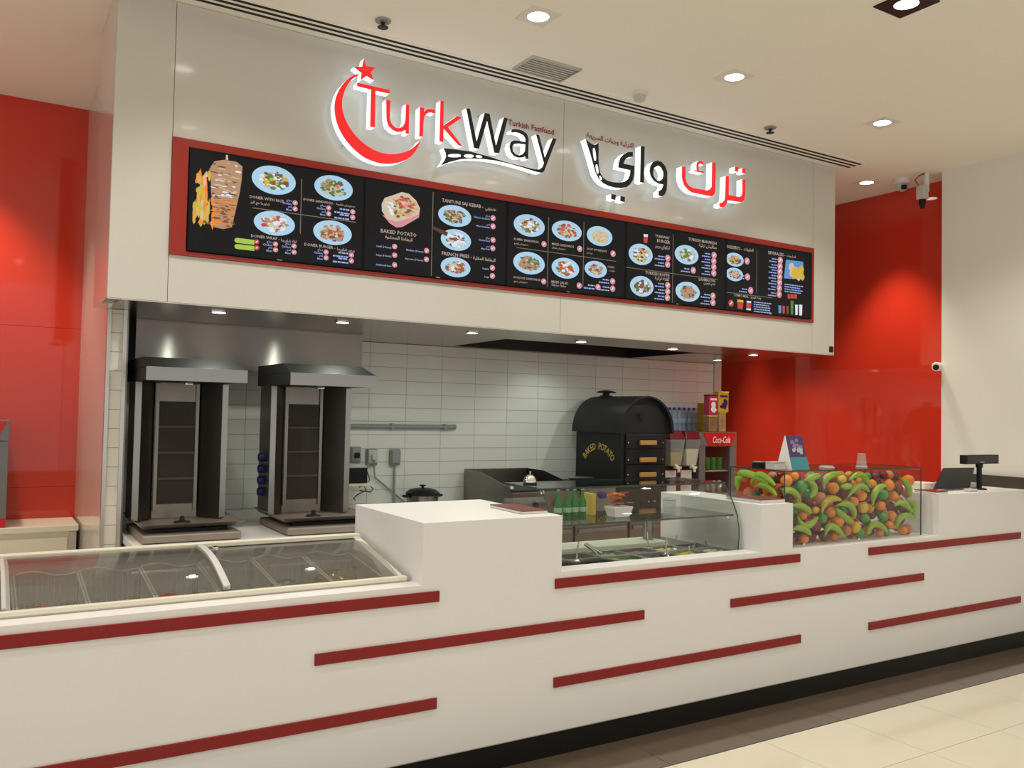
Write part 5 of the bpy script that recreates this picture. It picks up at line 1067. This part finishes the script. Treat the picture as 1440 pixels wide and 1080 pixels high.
# wall shelf with water bottles
t = thing('wall_shelf', 'narrow white wall shelf holding the water bottles', 'shelf', (5.6, 2.65, 1.43)); MB().box(5.37, 5.88, 2.612, YW-.001, 1.437, 1.455).build('board', 'white', t, bevel=.002)
for xx in (5.43, 5.80): MB().prism([(YW-.001,1.437),(YW-.001,1.36),(YW-.02,1.36),(2.63,1.43),(2.63,1.437)], 0, xx-.008, xx+.008).build('bracket', 'white', t)
w0 = None; G7 = 'water bottles on the wall shelf'
for r in range(1):
    for k in range(8):
        xx = 5.405+.0605*k; yy = 2.655
        lab = '%s blue capped water bottle from the left on the wall shelf' % ORD[k]
        if w0 is None:
            t = thing('water_bottle', lab, 'bottle', (xx, yy, 1.4555), G7); w0 = t; zb = 1.4555
            MB().lathe([(.022,zb),(.028,zb+.006),(.0285,zb+.05),(.026,zb+.06),(.0285,zb+.07),(.0285,zb+.13),(.022,zb+.165),(.012,zb+.19),(.011,zb+.20)], (xx, yy, 0), 14).build('body', 'waterb', t, smooth=True)
            MB().lathe([(.0289,zb+.078),(.0291,zb+.08),(.0291,zb+.115),(.0289,zb+.117)], (xx, yy, 0), 14).build('label', M('pale_blue_label', (.42,.56,.74), .5, var=.3), t, smooth=True)
            MB().lathe([(.0125,zb+.198),(.014,zb+.200),(.014,zb+.218),(.011,zb+.220)], (xx, yy, 0), 12).build('cap', 'cap', t, smooth=True)
        else: t = copy_tree(w0); t.location = (xx, yy, 1.4555); t['label'] = lab
tag(MB().box(5.66, 5.74, 2.50, 2.56, 1.4625, 1.72).build('carton', M('amber_carton', (.50,.30,.02), .5, var=.2), bevel=.002), 'amber carton standing behind the water bottles', 'carton')
def tin(name, label, x, y, z, w, d, h, mat, lidm, motif=None):
    t = thing(name, label, 'tin', (x, y, z), 'tins stacked on the drinks fridge')
    MB().box(x-w/2, x+w/2, y-d/2, y+d/2, z, z+h-.012).build('body', mat, t, bevel=.006); MB().box(x-w/2-.002, x+w/2+.002, y-d/2-.002, y+d/2+.002, z+h-.012, z+h).build('lid', lidm, t, bevel=.004)
    if motif:
        mb = MB(); 
        for i in range(5): blob(mb, Vector((x+random.uniform(-.2, .2)*w, 0, z+h*random.uniform(.25, .6))), w*.22, h*.13, y-d/2-.0008-.0001*i, 0, 8, .3)
        mb.quad((x-w*.38, y-d/2-.001, z+h*.72), (x+w*.38, y-d/2-.001, z+h*.72), (x+w*.38, y-d/2-.001, z+h*.82), (x-w*.38, y-d/2-.001, z+h*.82)); mb.build('printed_motif', motif, t)
zq = qz1+.0005
tin('drink_tin', 'tall maroon and beige tin under the pink tin', 5.545, 2.27, zq, .105, .07, .145, M('maroon_beige', (.34,.20,.10), .35, .3, var=.7, scale=9), 'gold'); tin('drink_tin', 'pink tin stacked on top of the maroon tin', 5.545, 2.27, zq+.146, .105, .07, .185, M('pink_tin', (.50,.035,.10), .3, .2, var=.2), 'maroon', 'wprint')
tin('drink_tin', 'beige round-patterned tin under the yellow tin', 5.675, 2.28, zq, .085, .06, .175, M('beige_tin', (.46,.36,.18), .35, .3, var=.5, scale=14), 'gold'); tin('drink_tin', 'yellow tin with dark picture, topmost on the fridge', 5.685, 2.28, zq+.176, .125, .06, .185, M('yellow_tin', (.72,.50,.03), .3, .2, var=.12), 'gold', 'blue')
# ================================================================== LEFT CORNER
lc = thing('left_cabinet', 'low cream cabinet in front of the left red wall', 'cabinet', (-.6, 2.95, 0))
MB().box(-1.9, .548, 2.66, YRED-.001, .81, .845).build('worktop', 'cream', lc, bevel=.003); MB().box(-1.9, .54, 2.70, YRED-.01, .0, .81).build('body', 'cream', lc)
for k in range(3): dr = MB().box(.50-.72*(k+1)+.01, .50-.72*k-.01, 2.685, 2.70, .06, .77).build('door', 'cream', lc, bevel=.003)
MB().box(.50, .53, 2.69, 2.70, .06, .80).build('end_post', 'alu', lc)
lf = thing('drinks_fridge', 'grey and red drinks fridge cut by the left picture edge', 'fridge', (-.12, 2.9, .845))
fridge(lf, -.33, .155, 2.70, 3.06, .8455, 1.49, False)
MB().box(-.32, .153, 2.692, 2.70, .85, .90).build('red_foot_band', 'coke', lf)
